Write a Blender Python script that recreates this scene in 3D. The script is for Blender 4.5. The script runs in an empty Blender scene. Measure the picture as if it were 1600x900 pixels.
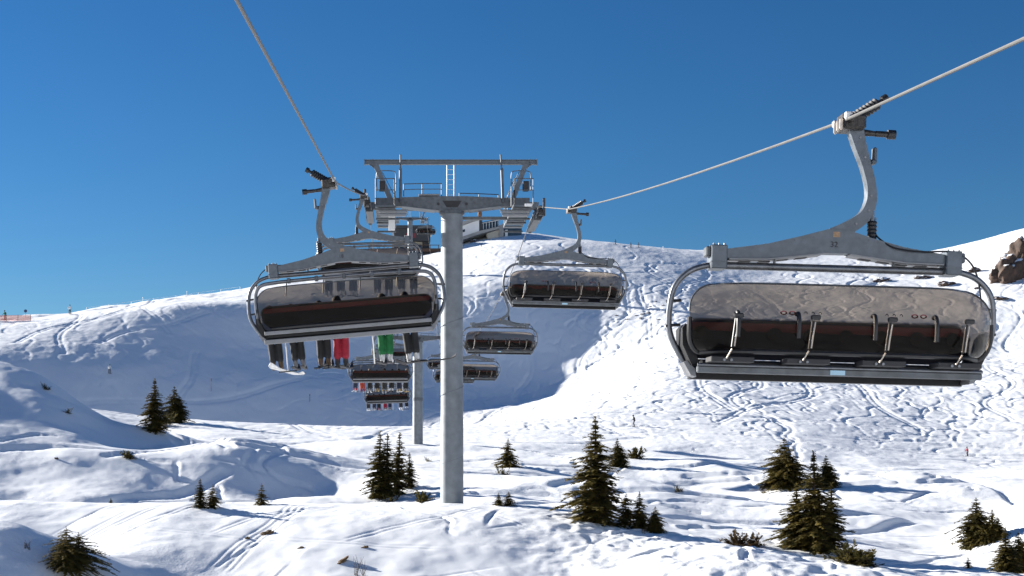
import bpy, bmesh, math, random
import numpy as np
from mathutils import Vector, Matrix, Euler, noise as mnoise

R = math.radians
random.seed(7)
scene = bpy.context.scene
col = scene.collection

# ------------------------------------------------------------------ camera
F = 2222.2            # focal length in photo pixels (50 mm on 36 mm, 1600 px wide)
X0, YH = 629.0, 700.0  # photo position of the lift line's vanishing point / the horizon
cam_d = bpy.data.cameras.new('camera')
cam = bpy.data.objects.new('camera', cam_d)
col.objects.link(cam)
cam.location = (0, 0, 0)
cam.rotation_euler = (R(90), 0, 0)
cam_d.lens = 50; cam_d.sensor_width = 36
cam_d.shift_x = (800 - X0) / 1600.0
cam_d.shift_y = (YH - 450) / 1600.0
cam_d.clip_start = 0.1; cam_d.clip_end = 12000
scene.camera = cam
scene.render.resolution_x = 1024; scene.render.resolution_y = 576

# ------------------------------------------------------------------ sky and sun
SUN_AZ = 58.0         # degrees from +Y towards -X
SUN_EL = 19.0
world = bpy.data.worlds.new('World'); scene.world = world
world.use_nodes = True
wn = world.node_tree.nodes; wl = world.node_tree.links
for n in list(wn): wn.remove(n)
sky = wn.new('ShaderNodeTexSky'); sky.sky_type = 'NISHITA'; sky.sun_disc = False
sky.sun_elevation = R(SUN_EL); sky.sun_rotation = R(-SUN_AZ)
sky.altitude = 2600; sky.air_density = 1.4; sky.dust_density = 0.0; sky.ozone_density = 6.5
hsv = wn.new('ShaderNodeHueSaturation'); hsv.inputs['Saturation'].default_value = 1.10
hsv.inputs['Hue'].default_value = 0.500; hsv.inputs['Value'].default_value = 0.575
bg = wn.new('ShaderNodeBackground'); bg.inputs['Strength'].default_value = 0.050
wo = wn.new('ShaderNodeOutputWorld')
gmn = wn.new('ShaderNodeGamma'); gmn.inputs['Gamma'].default_value = 1.12
wl.new(sky.outputs[0], gmn.inputs['Color']); wl.new(gmn.outputs[0], hsv.inputs['Color']); wl.new(hsv.outputs[0], bg.inputs[0]); wl.new(bg.outputs[0], wo.inputs[0])

sun_d = bpy.data.lights.new('sun', 'SUN'); sun_d.energy = 5.0; sun_d.angle = R(0.5); sun_d.color = (1.0, 0.95, 0.88)
sun = bpy.data.objects.new('sun', sun_d); col.objects.link(sun)
sd = Vector((-math.sin(R(SUN_AZ)) * math.cos(R(SUN_EL)), math.cos(R(SUN_AZ)) * math.cos(R(SUN_EL)), math.sin(R(SUN_EL))))
sun.rotation_euler = sd.to_track_quat('Z', 'Y').to_euler()
sun.location = sd * 200
vs = scene.view_settings
vs.view_transform = 'Standard'; vs.look = 'None'; vs.gamma = 1; vs.use_curve_mapping = False
vs.exposure = 1.40
scene.render.engine = 'CYCLES'
scene.cycles.max_bounces = 8; scene.cycles.transparent_max_bounces = 16

# ------------------------------------------------------------------ materials
def mat(name, base, rough=.6, metal=0., spec=.5, noise=0., nscale=8., bump=0., bscale=40., base2=None, detail=4., bdist=.02, wear=None):
    m = bpy.data.materials.new(name); m.use_nodes = True
    nt = m.node_tree; b = nt.nodes['Principled BSDF']
    b.inputs['Roughness'].default_value = rough; b.inputs['Metallic'].default_value = metal
    b.inputs['Specular IOR Level'].default_value = spec
    c = (*base, 1)
    b.inputs['Base Color'].default_value = c
    tc = nt.nodes.new('ShaderNodeTexCoord')
    if noise > 0 or base2:
        n = nt.nodes.new('ShaderNodeTexNoise'); n.inputs['Scale'].default_value = nscale; n.inputs['Detail'].default_value = detail
        r = nt.nodes.new('ShaderNodeValToRGB')
        if base2 is None:
            lo = tuple(max(0, x * (1 - noise)) for x in base); hi = tuple(min(1, x * (1 + noise)) for x in base)
        else: lo, hi = base, base2
        r.color_ramp.elements[0].position = .3; r.color_ramp.elements[1].position = .7
        r.color_ramp.elements[0].color = (*lo, 1); r.color_ramp.elements[1].color = (*hi, 1)
        nt.links.new(tc.outputs['Object'], n.inputs['Vector']); nt.links.new(n.outputs['Fac'], r.inputs['Fac'])
        nt.links.new(r.outputs['Color'], b.inputs['Base Color'])
        if metal > 0:
            mr = nt.nodes.new('ShaderNodeMapRange'); mr.inputs['To Min'].default_value = max(.05, rough - .1); mr.inputs['To Max'].default_value = min(1, rough + .15)
            nt.links.new(n.outputs['Fac'], mr.inputs['Value']); nt.links.new(mr.outputs[0], b.inputs['Roughness'])
    if bump > 0:
        n2 = nt.nodes.new('ShaderNodeTexNoise'); n2.inputs['Scale'].default_value = bscale; n2.inputs['Detail'].default_value = 5
        bp = nt.nodes.new('ShaderNodeBump'); bp.inputs['Strength'].default_value = bump; bp.inputs['Distance'].default_value = bdist
        nt.links.new(tc.outputs['Object'], n2.inputs['Vector']); nt.links.new(n2.outputs['Fac'], bp.inputs['Height'])
        nt.links.new(bp.outputs[0], b.inputs['Normal'])
    return m

M = {}
M['galv'] = mat('galvanised_steel', (.115, .132, .150), .45, .6, noise=.2, nscale=9, detail=6, bump=.15, bscale=60, bdist=.004)
M['galv_dark'] = mat('weathered_steel', (.11, .12, .13), .5, .6, noise=.3, nscale=6, detail=6)
M['pole'] = mat('galvanised_pole', (.19, .208, .222), .55, .45, noise=.22, nscale=2.2, detail=9, bump=.12, bscale=25, bdist=.004)
M['tube'] = mat('steel_tube', (.165, .175, .19), .36, .8, noise=.2, nscale=10)
M['rope'] = mat('wire_rope', (.12, .118, .112), .5, .4, noise=.04, nscale=3)
M['black'] = mat('black_rubber', (.012, .012, .013), .45, noise=.3, nscale=20)
M['black_plastic'] = mat('black_plastic', (.012, .012, .013), .5, spec=.3, noise=.2, nscale=12)
M['navy'] = mat('navy_shell', (.007, .011, .026), .45, spec=.25, noise=.3, nscale=5)
M['maroon'] = mat('maroon_trim', (.15, .012, .020), .4, noise=.2, nscale=7)
M['alu'] = mat('aluminium_frame', (.20, .205, .215), .45, .6, noise=.15, nscale=6)
M['bronze'] = mat('bare_edge_trim', (.42, .37, .32), .35, .7, noise=.15, nscale=8)
M['grip'] = mat('greasy_grip_steel', (.05, .045, .042), .4, .6, noise=.5, nscale=25)
M['white_paint'] = mat('white_paint', (.78, .77, .74), .5, noise=.06, nscale=4)
M['rust'] = mat('rust_brown', (.16, .08, .045), .7, noise=.35, nscale=14)
M['dark'] = mat('dark_recess', (.02, .02, .022), .6, noise=.2, nscale=9)  # near-black parts; also the painted shade of slots, holes and arm recess
M['sticker'] = mat('pale_blue_sticker', (.35, .55, .68), .4, noise=.05, nscale=9)
M['wood'] = mat('brown_timber', (.10, .055, .035), .7, base2=(.17, .09, .055), nscale=6)
M['wall_white'] = mat('white_render', (.78, .77, .75), .8, noise=.05, nscale=.8)
M['wall_cream'] = mat('cream_panel', (.50, .46, .38), .8, noise=.08, nscale=.8)
M['concrete'] = mat('concrete', (.33, .32, .30), .8, noise=.12, nscale=1.5)
M['station_dark'] = mat('anthracite_cladding', (.025, .027, .032), .5, noise=.2, nscale=2)
M['window_glass'] = mat('window_glass', (.04, .06, .08), .08, noise=.2, nscale=1)
M['tan_patch'] = mat('worn_tan_sticker', (.30, .19, .11), .6, noise=.3, nscale=30)

def glass_mat():
    m = bpy.data.materials.new('tinted_acrylic'); m.use_nodes = True
    nt = m.node_tree
    for n in list(nt.nodes): nt.nodes.remove(n)
    out = nt.nodes.new('ShaderNodeOutputMaterial')
    tr = nt.nodes.new('ShaderNodeBsdfTransparent')
    gl = nt.nodes.new('ShaderNodeBsdfGlossy'); gl.inputs['Roughness'].default_value = .06
    gl.inputs['Color'].default_value = (.95, .93, .9, 1)
    rf = nt.nodes.new('ShaderNodeBsdfRefraction'); rf.inputs['IOR'].default_value = 1.07; rf.inputs['Roughness'].default_value = .24
    df = nt.nodes.new('ShaderNodeBsdfDiffuse'); df.inputs['Color'].default_value = (.30, .25, .21, 1)
    tc = nt.nodes.new('ShaderNodeTexCoord')
    mp = nt.nodes.new('ShaderNodeMapping'); mp.inputs['Scale'].default_value = (.8, 1.2, 4.0)
    nz = nt.nodes.new('ShaderNodeTexNoise'); nz.inputs['Scale'].default_value = 1.3; nz.inputs['Detail'].default_value = 3
    nt.links.new(tc.outputs['Object'], mp.inputs[0]); nt.links.new(mp.outputs[0], nz.inputs['Vector'])
    bp = nt.nodes.new('ShaderNodeBump'); bp.inputs['Strength'].default_value = .3; bp.inputs['Distance'].default_value = .03
    nt.links.new(nz.outputs['Fac'], bp.inputs['Height']); nt.links.new(bp.outputs[0], gl.inputs['Normal'])
    rp = nt.nodes.new('ShaderNodeValToRGB')
    rp.color_ramp.elements[0].color = (.34, .285, .235, 1); rp.color_ramp.elements[1].color = (.44, .375, .315, 1)
    nt.links.new(nz.outputs['Fac'], rp.inputs['Fac']); nt.links.new(rp.outputs[0], tr.inputs['Color'])
    lw = nt.nodes.new('ShaderNodeLayerWeight'); lw.inputs['Blend'].default_value = .5
    pw = nt.nodes.new('ShaderNodeMath'); pw.operation = 'POWER'; pw.inputs[1].default_value = 4.
    fr = nt.nodes.new('ShaderNodeMapRange'); fr.inputs['To Min'].default_value = .007; fr.inputs['To Max'].default_value = .8
    nt.links.new(lw.outputs['Facing'], pw.inputs[0]); nt.links.new(pw.outputs[0], fr.inputs['Value'])
    mx0 = nt.nodes.new('ShaderNodeMixShader'); mx0.inputs[0].default_value = .004
    mx = nt.nodes.new('ShaderNodeMixShader')
    mr = nt.nodes.new('ShaderNodeMixShader'); mr.inputs[0].default_value = .6
    nt.links.new(rp.outputs[0], rf.inputs['Color']); nt.links.new(tr.outputs[0], mr.inputs[1]); nt.links.new(rf.outputs[0], mr.inputs[2])
    nt.links.new(mr.outputs[0], mx0.inputs[1]); nt.links.new(df.outputs[0], mx0.inputs[2])
    nt.links.new(fr.outputs[0], mx.inputs[0]); nt.links.new(mx0.outputs[0], mx.inputs[1]); nt.links.new(gl.outputs[0], mx.inputs[2])
    nt.links.new(mx.outputs[0], out.inputs[0])
    return m
M['glass'] = glass_mat()

def snow_mat():
    m = bpy.data.materials.new('snow'); m.use_nodes = True
    nt = m.node_tree; b = nt.nodes['Principled BSDF']
    b.inputs['Roughness'].default_value = .55; b.inputs['Specular IOR Level'].default_value = .25
    tc = nt.nodes.new('ShaderNodeTexCoord')
    n = nt.nodes.new('ShaderNodeTexNoise'); n.inputs['Scale'].default_value = .25; n.inputs['Detail'].default_value = 8
    r = nt.nodes.new('ShaderNodeValToRGB')
    r.color_ramp.elements[0].color = (.87, .895, .91, 1); r.color_ramp.elements[1].color = (.93, .945, .95, 1)
    nt.links.new(tc.outputs['Object'], n.inputs['Vector']); nt.links.new(n.outputs['Fac'], r.inputs['Fac'])
    nt.links.new(r.outputs[0], b.inputs['Base Color'])
    n1 = nt.nodes.new('ShaderNodeTexNoise'); n1.inputs['Scale'].default_value = 2.2; n1.inputs['Detail'].default_value = 7; n1.inputs['Roughness'].default_value = .62
    n2 = nt.nodes.new('ShaderNodeTexNoise'); n2.inputs['Scale'].default_value = 14; n2.inputs['Detail'].default_value = 5
    mx = nt.nodes.new('ShaderNodeMath'); mx.operation = 'MULTIPLY_ADD'; mx.inputs[1].default_value = .18
    nt.links.new(tc.outputs['Object'], n1.inputs['Vector']); nt.links.new(tc.outputs['Object'], n2.inputs['Vector'])
    nt.links.new(n2.outputs['Fac'], mx.inputs[0]); nt.links.new(n1.outputs['Fac'], mx.inputs[2])
    bp = nt.nodes.new('ShaderNodeBump'); bp.inputs['Distance'].default_value = .09
    n3 = nt.nodes.new('ShaderNodeTexNoise'); n3.inputs['Scale'].default_value = .11; n3.inputs['Detail'].default_value = 3
    r3 = nt.nodes.new('ShaderNodeMapRange'); r3.inputs['From Min'].default_value = .38; r3.inputs['From Max'].default_value = .62; r3.inputs['To Min'].default_value = .10; r3.inputs['To Max'].default_value = .48
    nt.links.new(tc.outputs['Object'], n3.inputs['Vector']); nt.links.new(n3.outputs['Fac'], r3.inputs['Value']); nt.links.new(r3.outputs[0], bp.inputs['Strength'])
    nt.links.new(mx.outputs[0], bp.inputs['Height']); nt.links.new(bp.outputs[0], b.inputs['Normal'])
    return m
M['snow'] = snow_mat()

# ------------------------------------------------------------------ mesh helpers
SMALL = {'bolt', 'rivet_row', 'stud', 'clamp_seam', 'emblem_mark', 'leg_stay', 'lever'}   # pieces of a pixel or two that stay joined
class MB:
    def __init__(s): s.v = []; s.f = []
    def add(s, verts, faces):
        o = len(s.v); s.v += [tuple(p) for p in verts]; s.f += [tuple(i + o for i in f) for f in faces]; return s
    def box(s, c, size, rot=None):
        hx, hy, hz = size[0] / 2, size[1] / 2, size[2] / 2
        P = [Vector((x, y, z)) for x in (-hx, hx) for y in (-hy, hy) for z in (-hz, hz)]
        if rot is not None:
            m = Euler(rot).to_matrix(); P = [m @ p for p in P]
        c = Vector(c)
        return s.add([p + c for p in P], [(0, 1, 3, 2), (4, 6, 7, 5), (0, 4, 5, 1), (2, 3, 7, 6), (0, 2, 6, 4), (1, 5, 7, 3)])
    def bbox(s, c, size, b=.01):
        # chamfered box
        bm = bmesh.new(); bmesh.ops.create_cube(bm, size=1)
        bmesh.ops.scale(bm, vec=size, verts=bm.verts)
        bmesh.ops.bevel(bm, geom=list(bm.edges), offset=b, segments=1, affect='EDGES')
        bm.verts.ensure_lookup_table()
        c = Vector(c)
        s.add([v.co + c for v in bm.verts], [[v.index for v in f.verts] for f in bm.faces]); bm.free(); return s
    def prism(s, poly, y0, y1):
        # polygon in x,z extruded along y
        n = len(poly)
        V = [(x, y0, z) for x, z in poly] + [(x, y1, z) for x, z in poly]
        Fs = [tuple(range(n))[::-1], tuple(range(n, 2 * n))] + [(i, (i + 1) % n, (i + 1) % n + n, i + n) for i in range(n)]
        return s.add(V, Fs)
    def tube(s, pts, r, n=10, caps=True):
        pts = [Vector(p) for p in pts]; k = len(pts)
        rs = r if isinstance(r, (list, tuple)) else [r] * k
        rings = []; up = Vector((0, 0, 1)); prev = None
        for i, p in enumerate(pts):
            t = (pts[min(i + 1, k - 1)] - pts[max(i - 1, 0)]).normalized()
            if prev is None:
                a = up if abs(t.dot(up)) < .9 else Vector((0, 1, 0))
                nrm = t.cross(a).normalized()
            else:
                nrm = (prev - t * prev.dot(t)).normalized()
            prev = nrm; b = t.cross(nrm)
            rings.append([p + (nrm * math.cos(2 * math.pi * j / n) + b * math.sin(2 * math.pi * j / n)) * rs[i] for j in range(n)])
        V = [q for rg in rings for q in rg]
        Fs = [(i * n + j, i * n + (j + 1) % n, (i + 1) * n + (j + 1) % n, (i + 1) * n + j) for i in range(k - 1) for j in range(n)]
        if caps: Fs += [tuple(range(n))[::-1], tuple(range((k - 1) * n, k * n))]
        return s.add(V, Fs)
    def build(s, name, m, parent=None, angle=35):
        me = bpy.data.meshes.new(name); me.from_pydata(s.v, [], s.f)
        bm = bmesh.new(); bm.from_mesh(me); bmesh.ops.recalc_face_normals(bm, faces=bm.faces); bm.to_mesh(me); bm.free()
        me.materials.append(m if not isinstance(m, str) else M[m])
        me.polygons.foreach_set('use_smooth', [True] * len(me.polygons))
        me.set_sharp_from_angle(angle=R(angle)); me.update()
        o = bpy.data.objects.new(name, me); col.objects.link(o)
        if parent: o.parent = parent
        if name in SMALL: o['kind'] = 'stuff'
        return o

def smooth_path(P, sub=6):
    P = [Vector(p) for p in P]; out = []
    for i in range(len(P) - 1):
        p0 = P[max(i - 1, 0)]; p1 = P[i]; p2 = P[i + 1]; p3 = P[min(i + 2, len(P) - 1)]
        for k in range(sub):
            t = k / sub
            out.append(.5 * ((2 * p1) + (p2 - p0) * t + (2 * p0 - 5 * p1 + 4 * p2 - p3) * t * t + (3 * p1 - p0 - 3 * p2 + p3) * t ** 3))
    out.append(P[-1]); return out

def empty(name, loc=(0, 0, 0), rot=(0, 0, 0)):
    o = bpy.data.objects.new(name, None); o.empty_display_size = .3; col.objects.link(o)
    o.location = loc; o.rotation_euler = rot; return o
def tag(o, label, cat=None, group=None, kind=None):
    if label: o['label'] = label
    if cat: o['category'] = cat
    if group: o['group'] = group
    if kind: o['kind'] = kind
    return o
def children(o): return [c for c in bpy.data.objects if c.parent == o]
def copy_tree(o, parent=None, kids=None):
    if kids is None:
        kids = {}
        for c in bpy.data.objects:
            if c.parent: kids.setdefault(c.parent, []).append(c)
    c = o.copy(); col.objects.link(c); c.parent = parent
    for ch in kids.get(o, []): copy_tree(ch, c, kids)
    return c
def at(px, py, y): return Vector(((px - X0) / F * y, y, (YH - py) / F * y))

# ------------------------------------------------------------------ terrain
COLS={
-250:[(30,1060),(44,880),(48,830),(54,850),(60,795),(68,805),(80,790),(110,700),(150,505),(165,530),(190,555),(245,522),(268,503),(300,515),(400,580)],
0:[(30,1060),(44,885),(48,812),(53,850),(60,790),(68,808),(80,790),(110,745),(150,590),(163,615),(195,605),(248,524),(258,511),(276,496),(300,510),(400,580)],
110:[(44,925),(48,848),(53,866),(60,789),(68,806),(80,788),(110,750),(147,628),(160,645),(195,614),(250,526),(262,507),(284,487),(310,505)],
200:[(30,1060),(48,893),(60,788),(68,806),(80,786),(110,752),(141,690),(160,685),(176,657),(198,622),(252,530),(268,500),(292,475),(320,492)],
300:[(48,935),(60,787),(68,806),(80,785),(110,745),(135,700),(155,690),(180,656),(200,632),(257,532),(274,495),(302,461),(330,480)],
450:[(30,1060),(48,935),(60,788),(68,806),(80,783),(110,742),(140,706),(160,690),(186,657),(206,637),(262,543),(282,492),(318,440),(345,460),(420,520)],
600:[(48,930),(60,788),(68,806),(80,782),(110,740),(145,708),(192,657),(212,640),(262,561),(290,489),(335,415),(365,430)],
705:[(30,1060),(48,930),(60,787),(66,803),(80,783),(110,742),(145,710),(192,658),(215,639),(250,597),(275,530),(300,452),(350,388),(375,390),(440,440)],
800:[(48,930),(60,789),(68,806),(80,785),(110,745),(145,708),(192,655),(215,636),(250,597),(275,520),(300,432),(335,384),(368,362),(390,372)],
900:[(30,1060),(48,930),(60,797),(68,815),(80,798),(110,755),(145,712),(185,662),(210,628),(250,578),(275,508),(300,440),(335,394),(368,376),(390,384)],
1050:[(42,960),(54,838),(64,848),(80,820),(110,765),(145,715),(180,672),(210,620),(250,540),(275,490),(300,444),(335,408),(368,391),(390,402)],
1200:[(30,1060),(40,985),(51,862),(60,873),(80,830),(110,775),(145,722),(178,680),(205,636),(250,548),(300,455),(335,411),(365,391),(390,402),(450,450)],
1370:[(38,1010),(48,890),(58,900),(80,845),(110,785),(145,735),(178,697),(205,645),(250,552),(300,455),(330,415),(358,398),(380,408)],
1500:[(30,1060),(38,1020),(47,905),(70,880),(82,850),(95,815),(110,790),(145,745),(178,708),(205,650),(250,550),(300,455),(325,412),(345,385),(370,392)],
1600:[(38,1020),(47,912),(62,905),(75,842),(84,785),(95,792),(110,785),(145,745),(178,710),(205,645),(250,545),(300,440),(320,390),(335,362),(360,370),(440,420)],
1850:[(30,1060),(48,990),(60,900),(75,825),(84,745),(95,755),(110,760),(145,735),(178,705),(250,520),(300,390),(325,310),(350,325),(430,380)],
}

G=[(600,292,20,15,3.4),(740,285,14,12,1.5),(830,253,25,17,-3.2),(935,266,14,12,-1.6),(955,335,24,22,2.6),(860,345,12,14,-.4),(940,300,14,12,1.6),
 (200,262,16,12,1.6),(330,268,16,12,2.2),(450,276,18,12,2.6),
 (150,214,24,17,-2.6),(280,214,24,18,-3.4),(480,218,26,19,-4.0),(640,220,22,17,-2.6),(40,212,20,14,-2.6),(-60,212,20,14,-2.6),
 (1560,300,14,22,2.2),(1560,262,16,14,-3.4),
 (360,122,6,9,1.5),(240,143,4.5,6,2.0),(150,104,4,5,1.0),(20,148,10,9,1.8),(110,96,12,9,-2.8),(250,93,9,8,-2.2),(390,93,8,7,-2.0),(200,118,6,5,1.2),(440,128,7,6,1.0),(300,108,7,7,-1.2),(480,112,6,6,-2.0),(560,96,6,6,-1.7),(760,88,5,5,-1.3),(665,104,6,6,-1.1),(860,98,6,6,-1.2),(1090,118,9,10,-2.2),(1180,90,7,7,-1.0),(960,108,7,9,1.0),(1430,125,9,9,1.6),(1320,98,6,6,1.0),(1400,100,6,5,-1.2)]

def _uv(px, y): return px / 100., 8.5 * np.log(y / 60.)
def _fit():
    P = []; Q = []
    for px, l in COLS.items():
        for y, py in l: P.append((px, y)); Q.append(py)
    P = np.array(P, float); Q = np.array(Q, float)
    U = np.stack(_uv(P[:, 0], P[:, 1]), 1); c = .9
    d = np.sqrt(((U[:, None] - U[None]) ** 2).sum(2) + c * c)
    n = len(Q); A = np.zeros((n + 3, n + 3)); A[:n, :n] = d + np.eye(n) * -1e-3
    A[:n, n] = 1; A[:n, n + 1:] = U; A[n, :n] = 1; A[n + 1:, :n] = U.T
    return U, np.linalg.solve(A, np.concatenate([Q, [0, 0, 0]])), c
_U, _W, _C = _fit()
def _row(px, y):
    u, v = _uv(px, y); s = u.shape; u = u.ravel().astype(np.float32); v = v.ravel().astype(np.float32); out = np.empty(u.size, np.float32)
    U = _U.astype(np.float32); w = _W.astype(np.float32)
    for i in range(0, u.size, 20000):
        a = u[i:i + 20000, None] - U[None, :, 0]; b = v[i:i + 20000, None] - U[None, :, 1]
        out[i:i + 20000] = np.sqrt(a * a + b * b + _C * _C) @ w[:-3] + w[-3] + w[-2] * u[i:i + 20000] + w[-1] * v[i:i + 20000]
    return out.reshape(s)
rng = np.random.default_rng(11)
_perm = rng.random((257, 257)).astype(np.float32); _perm[256] = _perm[0]; _perm[:, 256] = _perm[:, 0]
def vnoise(x, y):
    xi = np.floor(x); yi = np.floor(y); fx = x - xi; fy = y - yi
    xi = xi.astype(int) % 256; yi = yi.astype(int) % 256
    fx = fx * fx * fx * (fx * (fx * 6 - 15) + 10); fy = fy * fy * fy * (fy * (fy * 6 - 15) + 10)
    a = _perm[yi, xi]; b = _perm[yi, xi + 1]; c = _perm[yi + 1, xi]; d = _perm[yi + 1, xi + 1]
    return (a * (1 - fx) + b * fx) * (1 - fy) + (c * (1 - fx) + d * fx) * fy - .5
def fbm(x, y, oct=4, g=.5):
    h = np.zeros_like(x); a = 1.
    for o in range(oct):
        ca, sa = math.cos(o * 1.3), math.sin(o * 1.3)
        h += a * vnoise((x * ca - y * sa) * 2 ** o + 17.3 * o, (x * sa + y * ca) * 2 ** o + 5.1 * o); a *= g
    return h
def sstep(a, b, t):
    t = np.clip((t - a) / (b - a), 0, 1); return t * t * (3 - 2 * t)

# ski-track relief, pressed into a fine height raster in world space
class Raster:
    def __init__(s, x0, x1, y0, y1, d):
        s.x0, s.y0, s.d = x0, y0, d; s.h = np.zeros((int((y1 - y0) / d) + 1, int((x1 - x0) / d) + 1), np.float32)
    def press(s, X, Y, dep, wid, NX, NY):
        # groove along points with a berm on the side given by the normal (NX,NY)
        k = int(math.ceil(2.6 * wid / s.d))
        gx = ((X - s.x0) / s.d); gy = ((Y - s.y0) / s.d)
        ix = np.round(gx).astype(int); iy = np.round(gy).astype(int)
        for j in range(-k, k + 1):
            for i in range(-k, k + 1):
                jx = ix + i; jy = iy + j
                ok = (jx >= 0) & (jy >= 0) & (jx < s.h.shape[1]) & (jy < s.h.shape[0])
                dx = (jx - gx) * s.d; dy = (jy - gy) * s.d
                r2 = (dx * dx + dy * dy) / (wid * wid)
                side = (dx * NX + dy * NY) / wid
                val = dep * (-np.exp(-r2 * 1.2) + .9 * np.clip(side, 0, 2) * np.exp(-r2 * .8))
                np.add.at(s.h, (jy[ok], jx[ok]), val[ok].astype(np.float32))
    def sample(s, X, Y):
        gx = np.clip((X - s.x0) / s.d, 0, s.h.shape[1] - 1.001); gy = np.clip((Y - s.y0) / s.d, 0, s.h.shape[0] - 1.001)
        ix = gx.astype(int); iy = gy.astype(int); fx = gx - ix; fy = gy - iy
        h = s.h
        v = (h[iy, ix] * (1 - fx) + h[iy, ix + 1] * fx) * (1 - fy) + (h[iy + 1, ix] * (1 - fx) + h[iy + 1, ix + 1] * fx) * fy
        ins = (X > s.x0) & (X < s.x0 + s.d * (s.h.shape[1] - 1)) & (Y > s.y0) & (Y < s.y0 + s.d * (s.h.shape[0] - 1))
        return np.where(ins, v, 0)

mog = Raster(-120, 175, 150, 372, .22)
def lay_tracks(ras, n, xr, yr, length, dirfun, wl, amp, dep, wid, step):
    for i in range(n):
        x = rng.uniform(*xr); y = rng.uniform(*yr); L = rng.uniform(*length); k = int(L / step)
        t = np.arange(k) * step; w = rng.uniform(*wl); a = rng.uniform(*amp); ph = rng.uniform(0, 6.28)
        ang = dirfun(x, y) + rng.normal(0, .28)
        off = a * np.sin(2 * math.pi * t / w + ph + .5 * np.sin(t / w * 1.7 + ph))
        slope = np.gradient(off, step); curv = np.gradient(slope, step)
        dx, dy = math.cos(ang), math.sin(ang)
        X = x + t * dx - off * dy; Y = y + t * dy + off * dx
        sg = np.sign(curv); nn = np.sqrt(1 + slope ** 2)
        # outward normal of the turn
        NX = -sg * (-dy - slope * dx) / nn; NY = -sg * (dx - slope * dy) / nn
        edge = np.clip(np.minimum(t, L - t) / 3, 0, 1)
        D = dep * rng.uniform(.5, 1.3) * edge * (.35 + .65 * np.clip(np.abs(curv) / (np.abs(curv).max() + 1e-6), 0, 1))
        ras.press(X, Y, D, wid * rng.uniform(.8, 1.2), NX, NY)
# mogul field on the sunny side, looser tracks elsewhere
lay_tracks(mog, 620, (0, 160), (192, 305), (12, 55), lambda x, y: R(-100 + rng.choice([0, 20, 40, -30])), (8, 18), (.8, 2.8), .046, .30, .2)
lay_tracks(mog, 60, (-10, 150), (290, 360), (25, 70), lambda x, y: R(-100), (14, 26), (1.5, 4.0), .06, .40, .22)
lay_tracks(mog, 90, (-110, 0), (195, 300), (20, 70), lambda x, y: R(-60), (14, 24), (1., 3.0), .022, .40, .22)
lay_tracks(mog, 60, (-60, 140), (158, 195), (20, 60), lambda x, y: R(180 + rng.uniform(-15, 15)), (20, 40), (.5, 1.5), .07, .5, .3)
near = Raster(-48, 66, 40, 152, .08)
lay_tracks(near, 70, (-30, 60), (72, 150), (8, 30), lambda x, y: R(rng.choice([-70, -110, 200, -20])), (6, 14), (.8, 2.0), .075, .30, .12)
lay_tracks(near, 8, (-14, -3), (50, 62), (3, 9), lambda x, y: R(-112 + rng.uniform(-10, 10)), (12, 25), (.1, .4), .017, .09, .06)
lay_tracks(near, 70, (2, 26), (50, 62), (2, 8), lambda x, y: R(rng.uniform(0, 360)), (3, 9), (.1, .5), .035, .12, .06)
lay_tracks(near, 3, (-6, 5), (49, 61), (6, 12), lambda x, y: R(rng.choice([-110, -100, 205])), (14, 30), (.2, .5), .03, .09, .06)
# crisp paired ski tracks down the foreground and across the basin
def pair(ras, x, y, ang, L, bend, wav, dep, wid, gap):
    st = ras.d * .6; k = int(L / st); t_ = np.arange(k) * st
    a = R(ang) + bend * t_ / L + wav * np.sin(t_ / L * 9)
    X = x + np.cumsum(np.cos(a)) * st; Y = y + np.cumsum(np.sin(a)) * st
    for sg in (-.5, .5):
        ras.press(X - np.sin(a) * gap * sg, Y + np.cos(a) * gap * sg, np.full(k, dep) * np.clip(np.minimum(t_, L - t_) / .6, 0, 1), wid, np.zeros(k), np.zeros(k))
for (x, y, a, L, b, w_) in [(-4.6, 59.8, -97, 9, -.35, .12), (-4.0, 59.6, -101, 9, -.2, .1), (-2.2, 59.5, -150, 7, .4, .1), (-10.6, 59.6, -112, 7, -.4, .05), (-9.6, 59.7, -116, 7, -.3, .06), (-8.4, 59.6, -110, 7, -.5, .05), (1.6, 59.0, -60, 8, .5, .15), (3.5, 58.5, -130, 8, -.3, .12), (7.5, 56, -50, 8, .6, .2), (-12, 56, -20, 14, .15, .05)]:
    pair(near, x, y, a, L, b, w_, .010, .075, .26)
for i in range(26): pair(near, rng.uniform(-25, 50), rng.uniform(85, 148), rng.choice([-75, -110, 185, -160, -20]) + rng.uniform(-20, 20), rng.uniform(10, 30), rng.uniform(-.8, .8), rng.uniform(.05, .4), .035, .32, .55)
for i in range(60): pair(mog, rng.uniform(-90, 150), rng.uniform(170, 330), -95 + rng.uniform(-50, 50), rng.uniform(20, 60), rng.uniform(-.6, .6), rng.uniform(.1, .5), .03, .36, .8)
mog.h = np.clip(mog.h, -.55, .6); near.h = np.clip(near.h, -.22, .22)

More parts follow.
